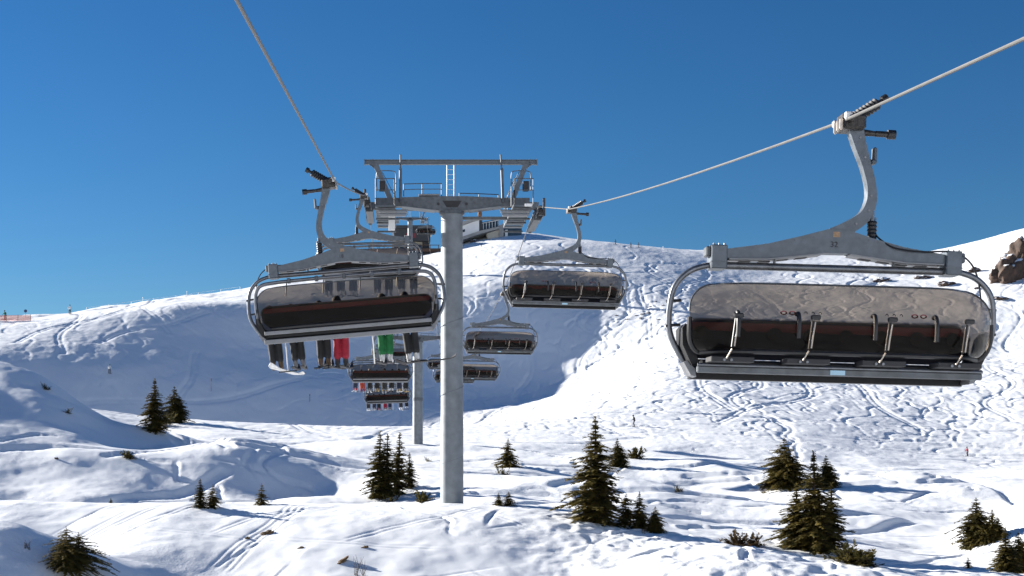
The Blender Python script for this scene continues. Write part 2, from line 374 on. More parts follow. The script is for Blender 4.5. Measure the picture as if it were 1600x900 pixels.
def height(X, Y):
    Yc = np.clip(Y, 30, 440); 
    PX = np.clip(X0 + F * X / np.maximum(Yc, 1), -700, 2300)
    h = (YH - _row(PX, Yc)) / F * Yc
    # behind the nearest mapped strip the slope keeps falling gently, behind the summit the back side falls away
    h = h + np.where(Y < 30, -(30 - Y) * .10 * np.exp(-np.clip(30 - Y, 0, 400) / 160.), 0)
    far = np.clip(-110 - Y + .25 * X, 0, 900)          # unseen opposite slope behind the viewer, added to bounce light into the shadows
    h = h + far * .30 + sstep(0, 120, far) * 9 * fbm(X / 70., Y / 70., 3, .5)
    h = h + np.where(Y > 440, -(Y - 440) * .10, 0)
    for px, y, sx, sy, a in G:
        x = (px - X0) / F * y
        h = h + a * np.exp(-((X - x) / sx) ** 2 - ((Y - y) / sy) ** 2)
    basin = sstep(66, 80, Y) * (1 - sstep(150, 178, Y))
    h = h + basin * 1.15 * fbm(X / 15., Y / 17., 3, .5)
    slope = sstep(175, 210, Y)
    h = h + slope * (.28 + .42 * sstep(10, 40, X)) * fbm(X / 26., Y / 26., 2, .4)
    # wind-worn lumps on the upper left ridge
    rid = sstep(-22, -6, Y - (276 + .82 * (X + 76))) * (1 - sstep(0, 25, X))
    h = h + rid * .45 * fbm(X / 5.5, Y / 9., 3, .55)
    h = h + (1 - sstep(62, 75, Y)) * .22 * fbm(X / 6., Y / 6., 3, .5)
    h = h + sstep(195, 215, Y) * (1 - sstep(0, 25, X)) * .22 * fbm(X / 7., Y / 9., 3, .55)
    # chopped-up snow right of the foreground crest and on the far lumpy slope
    chop = sstep(2, 9, X) * (1 - sstep(62, 72, Y))
    h = h + chop * .16 * fbm(X / 1.1, Y / 1.1, 3, .6)
    mg = sstep(195, 215, Y) * (1 - sstep(300, 330, Y)) * sstep(5, 22, X)
    h = h + mg * .17 * fbm(X / 3.4, Y / 4.8, 3, .5)
    h = h + .05 * fbm(X / .9, Y / .9, 2, .5) + .10 * fbm(X / 3., Y / 3., 2, .5)
    h = h + mog.sample(X, Y) + near.sample(X, Y)
    return h

def axis(parts):
    out = []
    for a, b, n, lg in parts:
        t = np.linspace(0, 1, n, endpoint=False)
        out.append(np.exp(np.log(a) + (np.log(b) - np.log(a)) * t) if lg else a + (b - a) * t)
    return np.concatenate(out)
ys = np.concatenate([axis([(-700, -40, 44, False), (-40, 0, 10, False), (0, 40, 50, False), (40, 47, 80, True), (47, 66, 250, True), (66, 190, 290, True), (190, 315, 400, False), (315, 400, 90, True), (400, 5000, 26, True)]), [5000.]])
ss = np.concatenate([axis([(-16, -2.6, 24, False), (-2.6, -.42, 24, False), (-.42, -.31, 40, False), (-.31, .46, 960, False), (.46, .60, 40, False), (.60, 2.8, 24, False), (2.8, 16, 24, False)]), [16.]])
Sg, Yg = np.meshgrid(ss, ys)
Xg = Sg * np.sqrt(np.maximum(Yg, 0) ** 2 + 26. ** 2)
Zg = height(Xg, Yg)
ny, nx = Zg.shape
co = np.stack([Xg, Yg, Zg], 2).reshape(-1, 3).astype(np.float32)
idx = np.arange(ny * nx).reshape(ny, nx)
fa = np.stack([idx[:-1, :-1], idx[:-1, 1:], idx[1:, 1:], idx[1:, :-1]], 2).reshape(-1, 4).astype(np.int32)
gm = bpy.data.meshes.new('snow_ground')
gm.vertices.add(len(co)); gm.vertices.foreach_set('co', co.ravel())
gm.loops.add(fa.size); gm.loops.foreach_set('vertex_index', fa.ravel())
gm.polygons.add(len(fa)); gm.polygons.foreach_set('loop_start', np.arange(0, fa.size, 4, dtype=np.int32))
gm.polygons.foreach_set('use_smooth', np.ones(len(fa), bool))
gm.update(calc_edges=True); gm.validate()
gm.materials.append(M['snow'])
ground = bpy.data.objects.new('snow_ground', gm); col.objects.link(ground)
tag(ground, 'snow-covered mountain slope with ski tracks', kind='structure')

def gz(x, y): return float(height(np.array([[float(x)]]), np.array([[float(y)]]))[0, 0])
# march the view ray of a photo pixel to the ground
_ym = np.exp(np.linspace(math.log(39), math.log(420), 2600))
def hit(px, py):
    x = (px - X0) / F * _ym; z = (YH - py) / F * _ym
    h = height(x[None], _ym[None])[0]
    k = np.where(h >= z)[0]
    i = k[0] if len(k) else int(np.argmin(z - h))
    return Vector((float(x[i]), float(_ym[i]), float(h[i])))
def ground_at(px, y):
    x = (px - X0) / F * y; return Vector((x, y, gz(x, y)))

# ------------------------------------------------------------------ chairs
XC = .06   # body centre relative to the rope
def text_mesh(txt, size, name):
    cu = bpy.data.curves.new(name, 'FONT'); cu.body = txt; cu.size = size; cu.extrude = .002; cu.align_x = 'CENTER'; cu.align_y = 'CENTER'
    o = bpy.data.objects.new(name, cu); col.objects.link(o)
    dg = bpy.context.evaluated_depsgraph_get(); dg.update()
    me = bpy.data.meshes.new_from_object(o.evaluated_get(dg)); bpy.data.objects.remove(o)
    me.name = name; return me

def sweep_xz(mb, pts, wid, y0, y1):
    P = [Vector((p[0], 0, p[1])) for p in pts]; L = []; Rr = []
    for i, p in enumerate(P):
        t = (P[min(i + 1, len(P) - 1)] - P[max(i - 1, 0)]).normalized(); n = Vector((-t.z, 0, t.x))
        w = wid[i] / 2; L.append(p + n * w); Rr.append(p - n * w)
    k = len(P); V = []
    for a, b in zip(L, Rr): V += [(a.x, y0, a.z), (b.x, y0, b.z), (b.x, y1, b.z), (a.x, y1, a.z)]
    Fs = []
    for i in range(k - 1):
        for j in range(4): Fs.append((i * 4 + j, i * 4 + (j + 1) % 4, i * 4 + 4 + (j + 1) % 4, i * 4 + 4 + j))
    Fs += [(0, 1, 2, 3), tuple(range(4 * k - 4, 4 * k))[::-1]]
    mb.add(V, Fs)

def bubble_shell(side):
    # curved acrylic sheet; side=+1 in front of the seats (closed), -1 swung back behind them (open)
    nu, nv = 40, 18; hw0 = 1.94; zt, zb = -2.21, -3.10; r1, r2 = .34, .26
    V = []
    for j in range(nv + 1):
        t = j / nv; t = .5 - .5 * math.cos(math.pi * t); z = zt + (zb - zt) * t
        dt = zt - z; db = z - zb
        hw = hw0
        if dt < r1: hw -= r1 - math.sqrt(max(0, r1 * r1 - (r1 - dt) ** 2))
        if db < r2: hw -= .6 * (r2 - math.sqrt(max(0, r2 * r2 - (r2 - db) ** 2)))
        prof = .18 + .62 * math.sin(math.pi * min(1, .12 + t * .62)) ** .8
        if side < 0: prof = .36 + .22 * math.sin(math.pi * min(1, .1 + t * .75))
        for i in range(nu + 1):
            s = -1 + 2 * i / nu; s = math.sin(s * math.pi / 2) * .45 + s * .55
            y = prof * (1 - .55 * abs(s) ** 7)
            V.append((XC + s * hw, side * y, z))
    mb = MB(); n = nu + 1
    mb.add(V, [(j * n + i, j * n + i + 1, (j + 1) * n + i + 1, (j + 1) * n + i) for j in range(nv) for i in range(nu)])
    # outline rows used for the edge profiles
    top = V[:n]; bot = V[nv * n:]; lef = [V[j * n] for j in range(nv + 1)]; rig = [V[j * n + nu] for j in range(nv + 1)]
    return mb, top, bot, lef, rig

def make_chair(up):
    root = empty('chairlift_chair')
    sd_ = -1 if up else 1
    # --- grip
    g = MB(); g.bbox((-.12, 0, -.03), (.30, .36, .20), .03); g.bbox((-.05, .0, .06), (.16, .30, .07), .02)
    g.tube([(-.06, -.32, -.01), (-.06, .32, -.01)], .045, 10)
    go = g.build('grip', 'grip', root)
    for yy in (-.13, 0, .13): MB().bbox((.045, yy, -.06), (.05, .07, .16), .02).build('jaw', 'bronze', go)
    for yy in (-.26, .26): MB().bbox((.0, yy, .02), (.10, .06, .10), .02).build('guide', 'white_paint', go)
    s = MB()
    a, b = Vector((-.16, 0, .05)), Vector((-.46, 0, .25)); d = (b - a)
    pts = []; rs = []
    for k in range(15):
        pts.append(a + d * k / 14); rs.append(.088 if k % 2 else .070)
    s.tube(pts, rs, 12)
    s.tube([b, b + d * .22], .032, 8); s.tube([b + d * .2, b + d * .40], .058, 10)
    s.build('spring_pack', 'black', go)
    ra = MB(); ra.tube([(-.14, 0, -.13), (-.44, 0, -.15)], [.055, .034], 10); ra.tube([(-.44, 0, -.15), (-.62, 0, -.155)], .040, 10)
    rao = ra.build('roller_arm', 'grip', go)
    MB().tube([(-.60, 0, -.155), (-.70, 0, -.157)], .062, 14).build('roller', 'black', rao)
    # --- hanger arm
    h = MB()
    path = smooth_path([(-.17, 0, -.10), (-.225, 0, -.30), (-.31, 0, -.55), (-.385, 0, -.82), (-.395, 0, -1.05), (-.31, 0, -1.25), (-.12, 0, -1.39), (.10, 0, -1.51)], 6)
    n = len(path); w = [(.19 - .075 * min(1, i / (n * .3))) if i < n * .45 else (.115 + .09 * ((i / n - .45) / .55)) for i in range(n)]
    sweep_xz(h, [(p.x, p.z) for p in path], w, -.075, .075)
    ho = h.build('hanger_arm', 'galv', root)
    lv = MB(); lv.bbox((-.44, -.02, -.44), (.05, .10, .22), .015); lv.tube([(-.30, 0, -.50), (-.46, 0, -.52)], .026, 8); lv.bbox((-.41, 0, -.53), (.06, .16, .06), .015)
    lv.build('lever', 'galv_dark', ho)
    bt = MB()
    for (x, z) in ((-.22, -.22), (-.29, -.48), (-.385, -.98), (-.36, -1.17), (-.2, -1.35)):
        bt.tube([(x, -.088, z), (x, .088, z)], .016, 6)
    bt.build('bolt', 'alu', ho)
    # --- damper with its cable
    dm = MB(); pts = []; rs = []
    for k in range(13): pts.append((-.43, 0, -1.30 - .30 * k / 12)); rs.append(.066 if k % 2 else .056)
    dm.tube(pts, rs, 12); do = dm.build('damper', 'black', root)
    db = MB(); db.tube([(-.43, 0, -1.18), (-.43, 0, -1.31)], .030, 8)
    for x in (-.475, -.385): db.tube([(x, 0, -1.25), (x, 0, -1.32)], .012, 6)
    db.build('stud', 'tube', do)
    cb = MB(); cb.tube(smooth_path([(-.44, 0, -1.42), (-.52, .06, -1.54), (-.70, .13, -1.66), (-1.05, .14, -1.70), (-1.45, .12, -1.69), (-1.70, .05, -1.80), (-1.84, 0, -2.02), (-1.90, 0, -2.40)], 6), .012, 6)
    cb.build('cable', 'black', root)
    # --- cross beam
    x = XC
    bm_ = MB()
    top = [(-1.43, -1.725), (-.9, -1.645), (-.45, -1.53), (-.18, -1.445), (.12, -1.435), (.45, -1.53), (.9, -1.645), (1.43, -1.725)]
    bot = [(1.43, -1.845), (.9, -1.835), (.3, -1.765), (.15, -1.745), (-.15, -1.745), (-.3, -1.765), (-.9, -1.835), (-1.43, -1.845)]
    bm_.prism([(x + p, q) for p, q in top + bot], -.10, .10)
    bo = bm_.build('crossbeam', 'galv', root, 20)
    for sg in (-1, 1):
        fl = MB()
        fl.prism([(x + sg * 1.40, -1.853), (x + sg * .9, -1.843), (x + sg * .18, -1.753), (x + sg * .18, -1.768), (x + sg * .9, -1.860), (x + sg * 1.40, -1.870)], -.14, .14)
        flo = fl.build('bottom_flange', 'alu', bo, 20)
        if True:
            for cx_, cz in ((.42, -1.803), (.66, -1.833), (.90, -1.864), (1.16, -1.869)):
                sl = MB(); ang = .127 if cx_ < .8 else .02
                sl.box((0, 0, 0), (.15, .10, .010), (0, ang * sg, 0))
                so = sl.build('slot_shade', 'dark', flo); so.location = (x + sg * cx_, -.082, cz)  # thin dark plate instead of an opening, the slot's shade as colour
                so.location.y = -.075
    
    for yy in (-.101, .101): MB().box((x, yy, -1.50), (.09, .006, .07)).build('sticker', 'tan_patch', bo)
    rv = MB()
    for k in range(9):
        for sg in (-1, 1):
            rv.box((x + sg * (.30 + .125 * k), -.1015, -1.545 - .0215 * k), (.018, .004, .018)); rv.box((x + sg * (.30 + .125 * k), .1015, -1.545 - .0215 * k), (.018, .004, .018))
    rv.build('rivet_row', 'galv_dark', bo)
    for sg in (-1, 1):
        c = MB(); c.bbox((x + sg * 1.53, 0, -1.835), (.205, .30, .31), .012)
        c_o = c.build('clamp', 'galv', root)
        k = MB(); k.box((x + sg * 1.53, 0, -1.90), (.213, .308, .012)); k.bbox((x + sg * 1.66, 0, -1.76), (.07, .18, .13), .015); k.build('clamp_seam', 'galv_dark', c_o)
        k = MB()
        for dx in (-.07, 0, .07):
            for yy in (-.10, .10): k.tube([(x + sg * 1.53 + dx, yy, -1.70), (x + sg * 1.53 + dx, yy, -1.655)], .013, 6)
        k.build('bolt', 'tube', c_o)
    MB().tube([(x - 1.50, 0, -1.935), (x + 1.50, 0, -1.935)], .050, 14).build('suspension_tube', 'tube', root)
    for sx in (-.78, .78): MB().box((x + sx, 0, -1.87), (.03, .03, .07)).build('spacer', 'galv_dark', root)
    # --- bail
    for sg in (-1, 1):
        bl = MB()
        P = smooth_path([(x + sg * 1.48, 0, -1.935), (x + sg * 1.68, 0, -1.945), (x + sg * 1.90, -.01, -2.03), (x + sg * 2.07, -.02, -2.22), (x + sg * 2.125, -.04, -2.48), (x + sg * 2.12, -.07, -2.78), (x + sg * 2.02, -.10, -3.02), (x + sg * 1.84, -.12, -3.30)], 6)
        bl.tube(P, .040, 12); b_o = bl.build('bail', 'tube', root)
        for z in (-2.42, -2.74): MB().tube([(x + sg * 2.17, -.05, z), (x + sg * 1.98, -.05, z + .02)], .020, 8).build('bail_pin', 'black', b_o)
    # --- lower frame
    MB().bbox((x, .36, -3.325), (3.66, .09, .085), .012).build('front_bar', 'galv_dark', root)
    MB().tube([(x - 1.83, .40, -3.265), (x + 1.83, .40, -3.265)], .020, 10).build('front_tube', 'tube', root)
    MB().bbox((x, -.34, -3.19), (3.62, .07, .085), .012).build('rear_bar', 'alu', root)
    MB().bbox((x, -.28, -3.375), (3.66, .09, .10), .012).build('lower_bar', 'alu', root)
    for sg in (-1, 1):
        c = MB(); c.prism([(x + sg * 1.78, -3.41), (x + sg * 1.85, -3.39), (x + sg * 1.95, -3.22), (x + sg * 1.91, -3.20), (x + sg * 1.80, -3.30)], -.22, .10)
        c.build('frame_corner', 'alu', root)
        p = MB(); p.prism([(x + sg * 1.86, -3.26), (x + sg * 1.985, -3.0), (x + sg * 1.995, -2.78), (x + sg * 1.95, -2.72), (x + sg * 1.90, -2.78), (x + sg * 1.84, -3.05), (x + sg * 1.76, -3.22)], -.26, .18)
        p.build('side_panel', 'black_plastic', root)
    MB().bbox((x, .03, -3.255), (3.56, .58, .13), .03).build('seat', 'black_plastic', root)
    MB().box((x, -.215, -3.29), (3.6, .03, .26)).build('seat_underside', 'black_plastic', root)
    for k in range(4):
        pn = MB(); pn.bbox((x + (-1.44 + .96 * k), .50, -3.205), (.55, .34, .07), .008); po = pn.build('hinge_plate', 'dark', root)
        k2 = MB()
        for dx in (.02, .11): k2.tube([(x + (-1.44 + .96 * k) + dx, .66, -3.215), (x + (-1.44 + .96 * k) + dx, .69, -3.215)], .018, 8)
        k2.build('bolt', 'tube', po)
    # --- seat back: one long padded shell with rounded ends
    hw = 1.86; poly = []
    def rrect(hw, z0, z1, r, n=6):
        P = []
        for cx_, cz, a0 in ((hw - r, z1 - r, 0), (-hw + r, z1 - r, 90), (-hw + r, z0 + r, 180), (hw - r, z0 + r, 270)):
            for k in range(n + 1):
                a = R(a0 + 90 * k / n); P.append((x + cx_ + r * math.cos(a), cz + r * math.sin(a)))
        return P
    sb = MB(); sb.prism(rrect(1.84, -3.14, -2.64, .16), -.34, -.22)
    sbo = sb.build('seat_back', 'navy', root)
    tr = MB(); tr.prism(rrect(1.80, -2.765, -2.665, .045), -.352, -.208); tr.build('trim_stripe', 'maroon', sbo)
    ed = MB(); P = [(px_, -.28, pz) for px_, pz in rrect(1.85, -3.14, -2.63, .17, 8)]
    k0 = [p for p in P if p[2] > -2.90]
    k0.sort(key=lambda p: -p[0])
    ed.tube(k0, .022, 8); ed.build('edge_trim', 'bronze', sbo)
    for k in range(8):
        hd = MB(); hd.prism([(x + (-1.645 + .47 * k) + .10 * math.cos(a), -2.80 + .085 * math.sin(a)) for a in [R(q) for q in range(0, 360, 24)]], -.215, -.19)
        hd.build('headrest', 'black_plastic', sbo)
    # --- restraint and foot rests
    for k in range(4):
        cx_ = x + (-1.29 + .966 * k - .15)
        ft = MB()
        if up:
            ft.tube([(cx_, .36, -3.24), (cx_ + .01, .48, -3.50), (cx_, .55, -3.98)], .013, 8); fo = ft.build('foot_rest_rod', 'white_paint', root)
            MB().tube([(cx_ - .20, .56, -3.99), (cx_ + .20, .56, -3.99)], .014, 8).build('foot_bar', 'black', fo)
        else:
            ft.tube([(cx_ - .04, .82, -2.72), (cx_ - .01, .82, -2.93), (cx_, .81, -3.05)], .011, 8); fo = ft.build('foot_rest_rod', 'bronze', root)
            MB().tube([(cx_ + .02, .78, -3.08), (cx_ + .07, .70, -3.20)], .010, 8).build('foot_rest_link', 'bronze', fo)
            MB().bbox((cx_ - .04, .83, -2.665), (.12, .05, .06), .012).build('pivot', 'black', fo)
            MB().tube([(cx_ - .015, .80, -2.70), (cx_ + .025, .80, -3.06)], .017, 8).build('pivot_sleeve', 'black', fo)
    if not up:
        for k in range(4):
            cx_ = x + (-1.07, -.30, .66, 1.42)[k]
            lp = MB(); lp.tube(smooth_path([(cx_, .83, -2.93), (cx_, .84, -2.74), (cx_, .80, -2.625), (cx_, .70, -2.62)], 4), .028, 8); lp.build('strap_loop', 'black', root)
        stk = MB(); stk.box((x + .03, .409, -3.325), (.19, .004, .06)); stk.build('sticker', 'sticker', root)
    # --- bubble
    mb, top, bot, lef, rig = bubble_shell(sd_)
    bu = mb.build('bubble', 'glass', root, 60)
    tb = MB(); tb.tube([Vector(p) for p in lef[::-1][-9:]] + [Vector(p) for p in top[1:-1]] + [Vector(p) for p in rig[:9]], .014 if not up else .012, 6); tb.build('bubble_edge', 'galv_dark', bu)
    sl = MB(); sl.tube([Vector(p) for p in lef[9:]] + [Vector(p) for p in bot[1:-1]] + [Vector(p) for p in rig[9:][::-1]], .034, 8); sl.build('bubble_seal', 'black', bu)
    if up:
        fr = MB()
        P = smooth_path([(x - 1.93, -.26, -2.85), (x - 1.95, -.24, -2.55), (x - 1.93, -.22, -2.30), (x - 1.82, -.22, -2.15), (x - 1.55, -.22, -2.105), (x - .8, -.22, -2.085), (x, -.22, -2.08), (x + .8, -.22, -2.085), (x + 1.55, -.22, -2.105), (x + 1.82, -.22, -2.15), (x + 1.93, -.22, -2.30), (x + 1.95, -.24, -2.55), (x + 1.93, -.26, -2.85)], 5)
        fr.tube(P, .040, 10); fo = fr.build('bubble_frame', 'tube', root)
        for k in range(5):
            c = MB(); c.bbox((x - 1.2 + .6 * k, -.22, -2.085), (.08, .11, .11), .012); c.build('frame_clip', 'galv_dark', fo)
        for k in range(4):
            c = MB(); c.tube([(x - 1.25 + .8 * k, -.26, -2.14), (x - 1.29 + .8 * k, -.30, -2.42)], .012, 6); c.build('strap', 'black', fo)
    else:
        dc = MB(); dd = MB()
        for sx in (-1, 1):
            for (dx, kind) in ((.88, 'r'), (.77, 'r'), (.60, 'd'), (.51, 'd'), (.42, 'd')):
                cx_ = x + sx * dx - .04
                # follow the sheet: same profile as the shell at z = -2.61
                t = .42; yy = .18 + .62 * math.sin(math.pi * min(1, .12 + t * .62)) ** .8 + .004
                tgt = MB() if kind == 'r' else dd
                rx, rz = (.045, .028) if kind == 'r' else (.020, .026)
                nseg = 12; V = []; o_ = []
                for q in range(nseg): a = 2 * math.pi * q / nseg; V.append((cx_ + rx * math.cos(a), yy, -2.61 + rz * math.sin(a))); V.append((cx_ + rx * .55 * math.cos(a), yy, -2.61 + rz * .5 * math.sin(a)))
                Fs = [(2 * q, 2 * ((q + 1) % nseg), 2 * ((q + 1) % nseg) + 1, 2 * q + 1) for q in range(nseg if kind == 'r' else nseg // 2 + 1)]
                tgt.add(V, Fs)
                if kind == 'r': tgt.build('emblem', 'maroon', bu)
        dd.build('emblem_mark', 'dark', bu)
    return root

up_proto = make_chair(True); down_proto = make_chair(False)

def number_on(chair, txt, up):
    me = text_mesh(txt, .105, 'number'); me.materials.append(M['dark'])
    o = bpy.data.objects.new('number', me); col.objects.link(o); o.parent = chair
    o.name = 'fleet_number'; o['label'] = 'black fleet number ' + txt + ' on the crossbeam'
    y = -.104 if up else .104
    o.location = (XC - .03 * (1 if up else -1), y, -1.635); o.rotation_euler = (R(90), 0, 0 if up else R(180))

# (rope-lateral x, y, rope z, roll, label)
CH_UP = [
    (-1.50, 31.0, 5.79, -4.8, 'loaded chair nearest on the left line, open bubble, riders\' legs hanging below', 'riding away'),
    (-1.46, 57.5, 10.20, -1.5, 'loaded chair at the tower head, second on the left line', 'riding away'),
    (-1.55, 94.5, 7.75, -.5, 'loaded chair below the nearest left chair, upper of two seen against blue snow', 'riding away'),
    (-1.55, 129.0, 7.45, -2.0, 'small loaded chair, lowest in the valley dip left of the poles', 'riding away'),
    (-1.50, 163.0, 13.6, -1.0, 'distant loaded chair glimpsed behind the green trousers', 'riding away'),
]
CH_DN = [
    (5.77, 18.67, 4.286, -1.6, 'large empty chair with closed tinted bubble, nearest on the right line'),
    (5.77, 49.4, 8.29, -1.6, 'medium empty chair with closed bubble hanging right of the big pole'),
    (5.60, 80.5, 8.75, -1.0, 'third empty chair down the right line, overlapping the big pole\'s right edge'),
    (5.60, 111.5, 8.75, -1.0, 'fourth and lowest empty chair peeking out right of the big pole'),
    (5.25, 140.0, 9.85, -1.0, 'far empty chair half hidden left of the big pole, lower of two'),
    (5.15, 172.0, 12.95, -1.0, 'far empty chair half hidden left of the big pole, upper of two'),
    (5.10, 305.0, 49.2, 0, 'tiny empty chair beside the summit station under the farthest tower'),
]
up_chairs = []; dn_chairs = []
for i, (x, y, z, roll, lab, _) in enumerate(CH_UP):
    c = up_proto if i == 0 else copy_tree(up_proto)
    c.location = (x, y, z); c.rotation_euler = (0, R(roll), 0)
    tag(c, lab, 'chairlift chair', 'chairs on the uphill line'); up_chairs.append(c)
for i, (x, y, z, roll, lab) in enumerate(CH_DN):
    c = down_proto if i == 0 else copy_tree(down_proto)
    c.location = (x, y, z); c.rotation_euler = (0, R(roll), R(180))
    tag(c, lab, 'chairlift chair', 'chairs on the downhill line'); dn_chairs.append(c)
number_on(up_chairs[0], '18', True); number_on(dn_chairs[0], '32', False)

# ------------------------------------------------------------------ haul ropes
def rope(pts, name, label):
    P = []
    for i in range(len(pts) - 1):
        a, b = Vector(pts[i][:3]), Vector(pts[i + 1][:3]); sag = pts[i][3] if len(pts[i]) > 3 else 0
        for k in range(10):
            t = k / 10; q = a.lerp(b, t); q.z -= 4 * sag * t * (1 - t); P.append(q)
    P.append(Vector(pts[-1][:3]))
    o = MB().tube(P, .020, 8).build(name, 'rope')
    tag(o, label, 'cable', 'haul ropes'); return o
TZ1L, TZ1R = 10.75, 10.38
rope([(-1.46, -40, -.6, .2), (-1.46, 0, 2.69, 0), (-1.46, 12.5, 3.94, .0), (-1.46, 31, 5.79, .05), (-1.46, 57.5, 10.2, 0), (-1.46, 59.6, 10.55, 0), (-1.46, 62, TZ1L, 0), (-1.46, 64.4, 10.6, .2), (-1.55, 94.5, 7.75, .3), (-1.55, 129, 7.45, .2), (-1.95, 152.5, 11.6, 0), (-1.95, 157.5, 12.2, .2), (-1.5, 163, 13.6, .5), (-2.0, 230, 27.5, .6), (-1.95, 307.5, 49.2, 0), (-1.95, 312.5, 50.2, .2), (-1.95, 345, 54.5)], 'haul_rope', 'steel haul rope of the left, uphill line running up to the top left')
rope([(5.77, -40, -.9, .2), (5.77, 13.2, 3.80, .0), (5.77, 18.67, 4.286, .12), (5.77, 49.4, 8.29, .0), (5.77, 59.6, 10.1, 0), (5.77, 62, TZ1R, 0), (5.77, 64.6, 10.25, .2), (5.60, 80.5, 8.75, .3), (5.60, 111.5, 8.75, .2), (5.25, 140, 9.85, .2), (5.25, 152.5, 11.6, 0), (5.25, 157.5, 12.0, .2), (5.15, 172, 12.95, .5), (5.2, 230, 26.5, .6), (5.10, 305, 49.2, 0), (5.1, 312.5, 50.2, .2), (5.1, 345, 54.5)], 'haul_rope', 'steel haul rope of the right, downhill line running to the upper right corner')

# ------------------------------------------------------------------ towers
def railing(mb, pts, hgt, r=.022, mid=True):
    # pts: base polyline
    for i, p in enumerate(pts):
        mb.tube([p, (p[0], p[1], p[2] + hgt)], r, 6)
    top = [(p[0], p[1], p[2] + hgt) for p in pts]
    for a, b in zip(top[:-1], top[1:]): mb.tube([a, b], r, 6)
    if mid:
        for a, b in zip(top[:-1], top[1:]): mb.tube([(a[0], a[1], a[2] - hgt * .45), (b[0], b[1], b[2] - hgt * .45)], r * .8, 6)

def make_tower(name_label, base, zl, zr, xl, xr, rad, simple=False):
    bx, by, bz = base; zc = (zl + zr) / 2 - bz      # rope level above base
    root = empty('lift_tower', base); tag(root, name_label, 'lift tower', 'lift towers')
    L = lambda x, y, z: (x, y, z + zc)              # local helper: z relative to rope level
    xl -= bx; xr -= bx
    pb = MB()
    pb.tube([(0, 0, -1.5), (0, 0, zc * .3), (0, 0, zc * .32), (0, 0, zc - .28)], [rad * 1.04, rad * 1.02, rad * 1.0, rad * .96], 40)
    po = pb.build('pole', 'pole', root, 25)
    fl = MB(); fl.tube([L(0, 0, -.40), L(0, 0, -.28)], rad * 1.12, 40)
    if simple: MB().tube([(0, 0, zc * .42), (0, 0, zc * .42 + .35)], rad * 1.05, 24).build('flange', 'galv_dark', po)
    fl.build('flange', 'galv_dark', po)
    for z0 in (2.0, 5.0, 8.0):
        sw = MB()
        if z0 + 1 > zc: continue
        pts = [((rad * 1.012) * math.cos(a), (rad * 1.012) * math.sin(a), z0 + 1.0 * (a + math.pi) / (2 * math.pi)) for a in np.linspace(-math.pi, 0.05, 24)]
        sw.tube(pts, .010, 5); sw.build('weld_seam', 'galv', po)
    # cross arm: tapered box girder
    ca = MB()
    poly = [(-2.2, .31), (-.55, .36), (.55, .36), (2.15, .29), (2.15, -.06), (.75, -.23), (.45, -.28), (-.45, -.28), (-.75, -.23), (-2.2, -.06)]
    ca.prism([(p, q + zc) for p, q in poly], -.32, .32)
    ca.box(L(-2.75, 0, .12), (1.14, .5, .36)); ca.box(L(2.75, 0, .12), (1.24, .5, .36))
    cao = ca.build('cross_arm', 'galv_dark', root, 20)
    cf = MB(); cf.prism([(-2.2, zc - .065), (-.75, zc - .235), (-.75, zc - .26), (-2.2, zc - .09)], -.40, .40); cf.build('arm_flange', 'galv', cao, 20); cf = MB(); cf.prism([(2.15, zc - .065), (.75, zc - .235), (.75, zc - .26), (2.15, zc - .09)], -.40, .40)
    cf.build('arm_flange', 'galv', cao, 20)
    ce = MB(); ce.prism([(-.42, zc + .16), (.42, zc + .16), (.24, zc - .12), (-.24, zc - .12)], -.33, .33); ce.build('recess_plate', 'dark', cao)  # dark plate laid on the arm, painting the shade of its recess
    for sx in (-.6, .62):
        MB().tube([(sx, -.335, zc + .02), (sx, .335, zc + .02)], .062, 14).build('hole_shade', 'dark', cao)  # solid dark disc where the hole is, its shade put into the colour
    if not simple:
        MB().bbox(L(-1.0, -.1, .42), (.9, .5, .07), .01).build('walk_plate', 'alu', cao)
    # maintenance gantry
    gb = MB(); gb.box(L(-.05, 0, 1.98), (7.5, .20, .028)); gb.box(L(-.05, 0, 1.80), (7.5, .20, .028)); gb.box(L(-.05, 0, 1.89), (7.5, .05, .15))
    for sx in (-3.80, -3.45, 3.70, 3.40): gb.box(L(sx, 0, 1.89), (.03, .21, .25))
    gbo = gb.build('gantry_beam', 'galv', root)
    for sx, xa, xb in ((-1, 3.32, 2.70), (1, 3.20, 2.66)):
        g = MB(); g.prism([(sx * (xa - .11), zc + 1.785), (sx * (xa + .13), zc + 1.785), (sx * (xb + .12), zc + .31), (sx * (xb - .12), zc + .31)], -.10, .10)
        go = g.build('gantry_leg', 'galv', root)
        k = MB(); k.tube([L(sx * (xa - .32), .0, 1.4), L(sx * (xb - .25), 0, .35)], .014, 6); k.tube([L(sx * (xa - .1), 0, 1.6), L(sx * (xa - .32), 0, 1.4)], .014, 6); k.build('leg_stay', 'galv_dark', go)
        k = MB(); k.prism([(sx * (xa + .28), zc + 1.784), (sx * (xa + .12), zc + 1.784), (sx * (xa - .02), zc + 1.55)], -.03, .03); k.build('gusset', 'galv_dark', go)
    for sx, w_ in ((-2.24, .0), (2.10, .10)):
        p = MB(); p.tube([L(sx + w_, -.36, .1), L(sx + w_ * .5, -.36, 1.55)], .062, 8); p.tube([L(sx + w_ * .5, -.36, 1.5), L(sx, -.36, 2.15)], .034, 8); p.build('post', 'galv_dark', root)
    ld = MB()
    for sx in (-.21, .10): ld.tube([L(sx, .15, .36), L(sx, .15, 1.80)], .020, 6)
    for k in range(6): ld.tube([L(-.21, .15, .5 + .22 * k), L(.10, .15, .5 + .22 * k)], .010, 5)
    ld.build('ladder', 'white_paint' if not simple else 'galv', root)
    r1 = MB(); railing(r1, [L(-2.1, -.34, .34), L(-1.3, -.34, .36), L(-.46, -.34, .36)], .54); r1.build('railing', 'galv_dark', root)
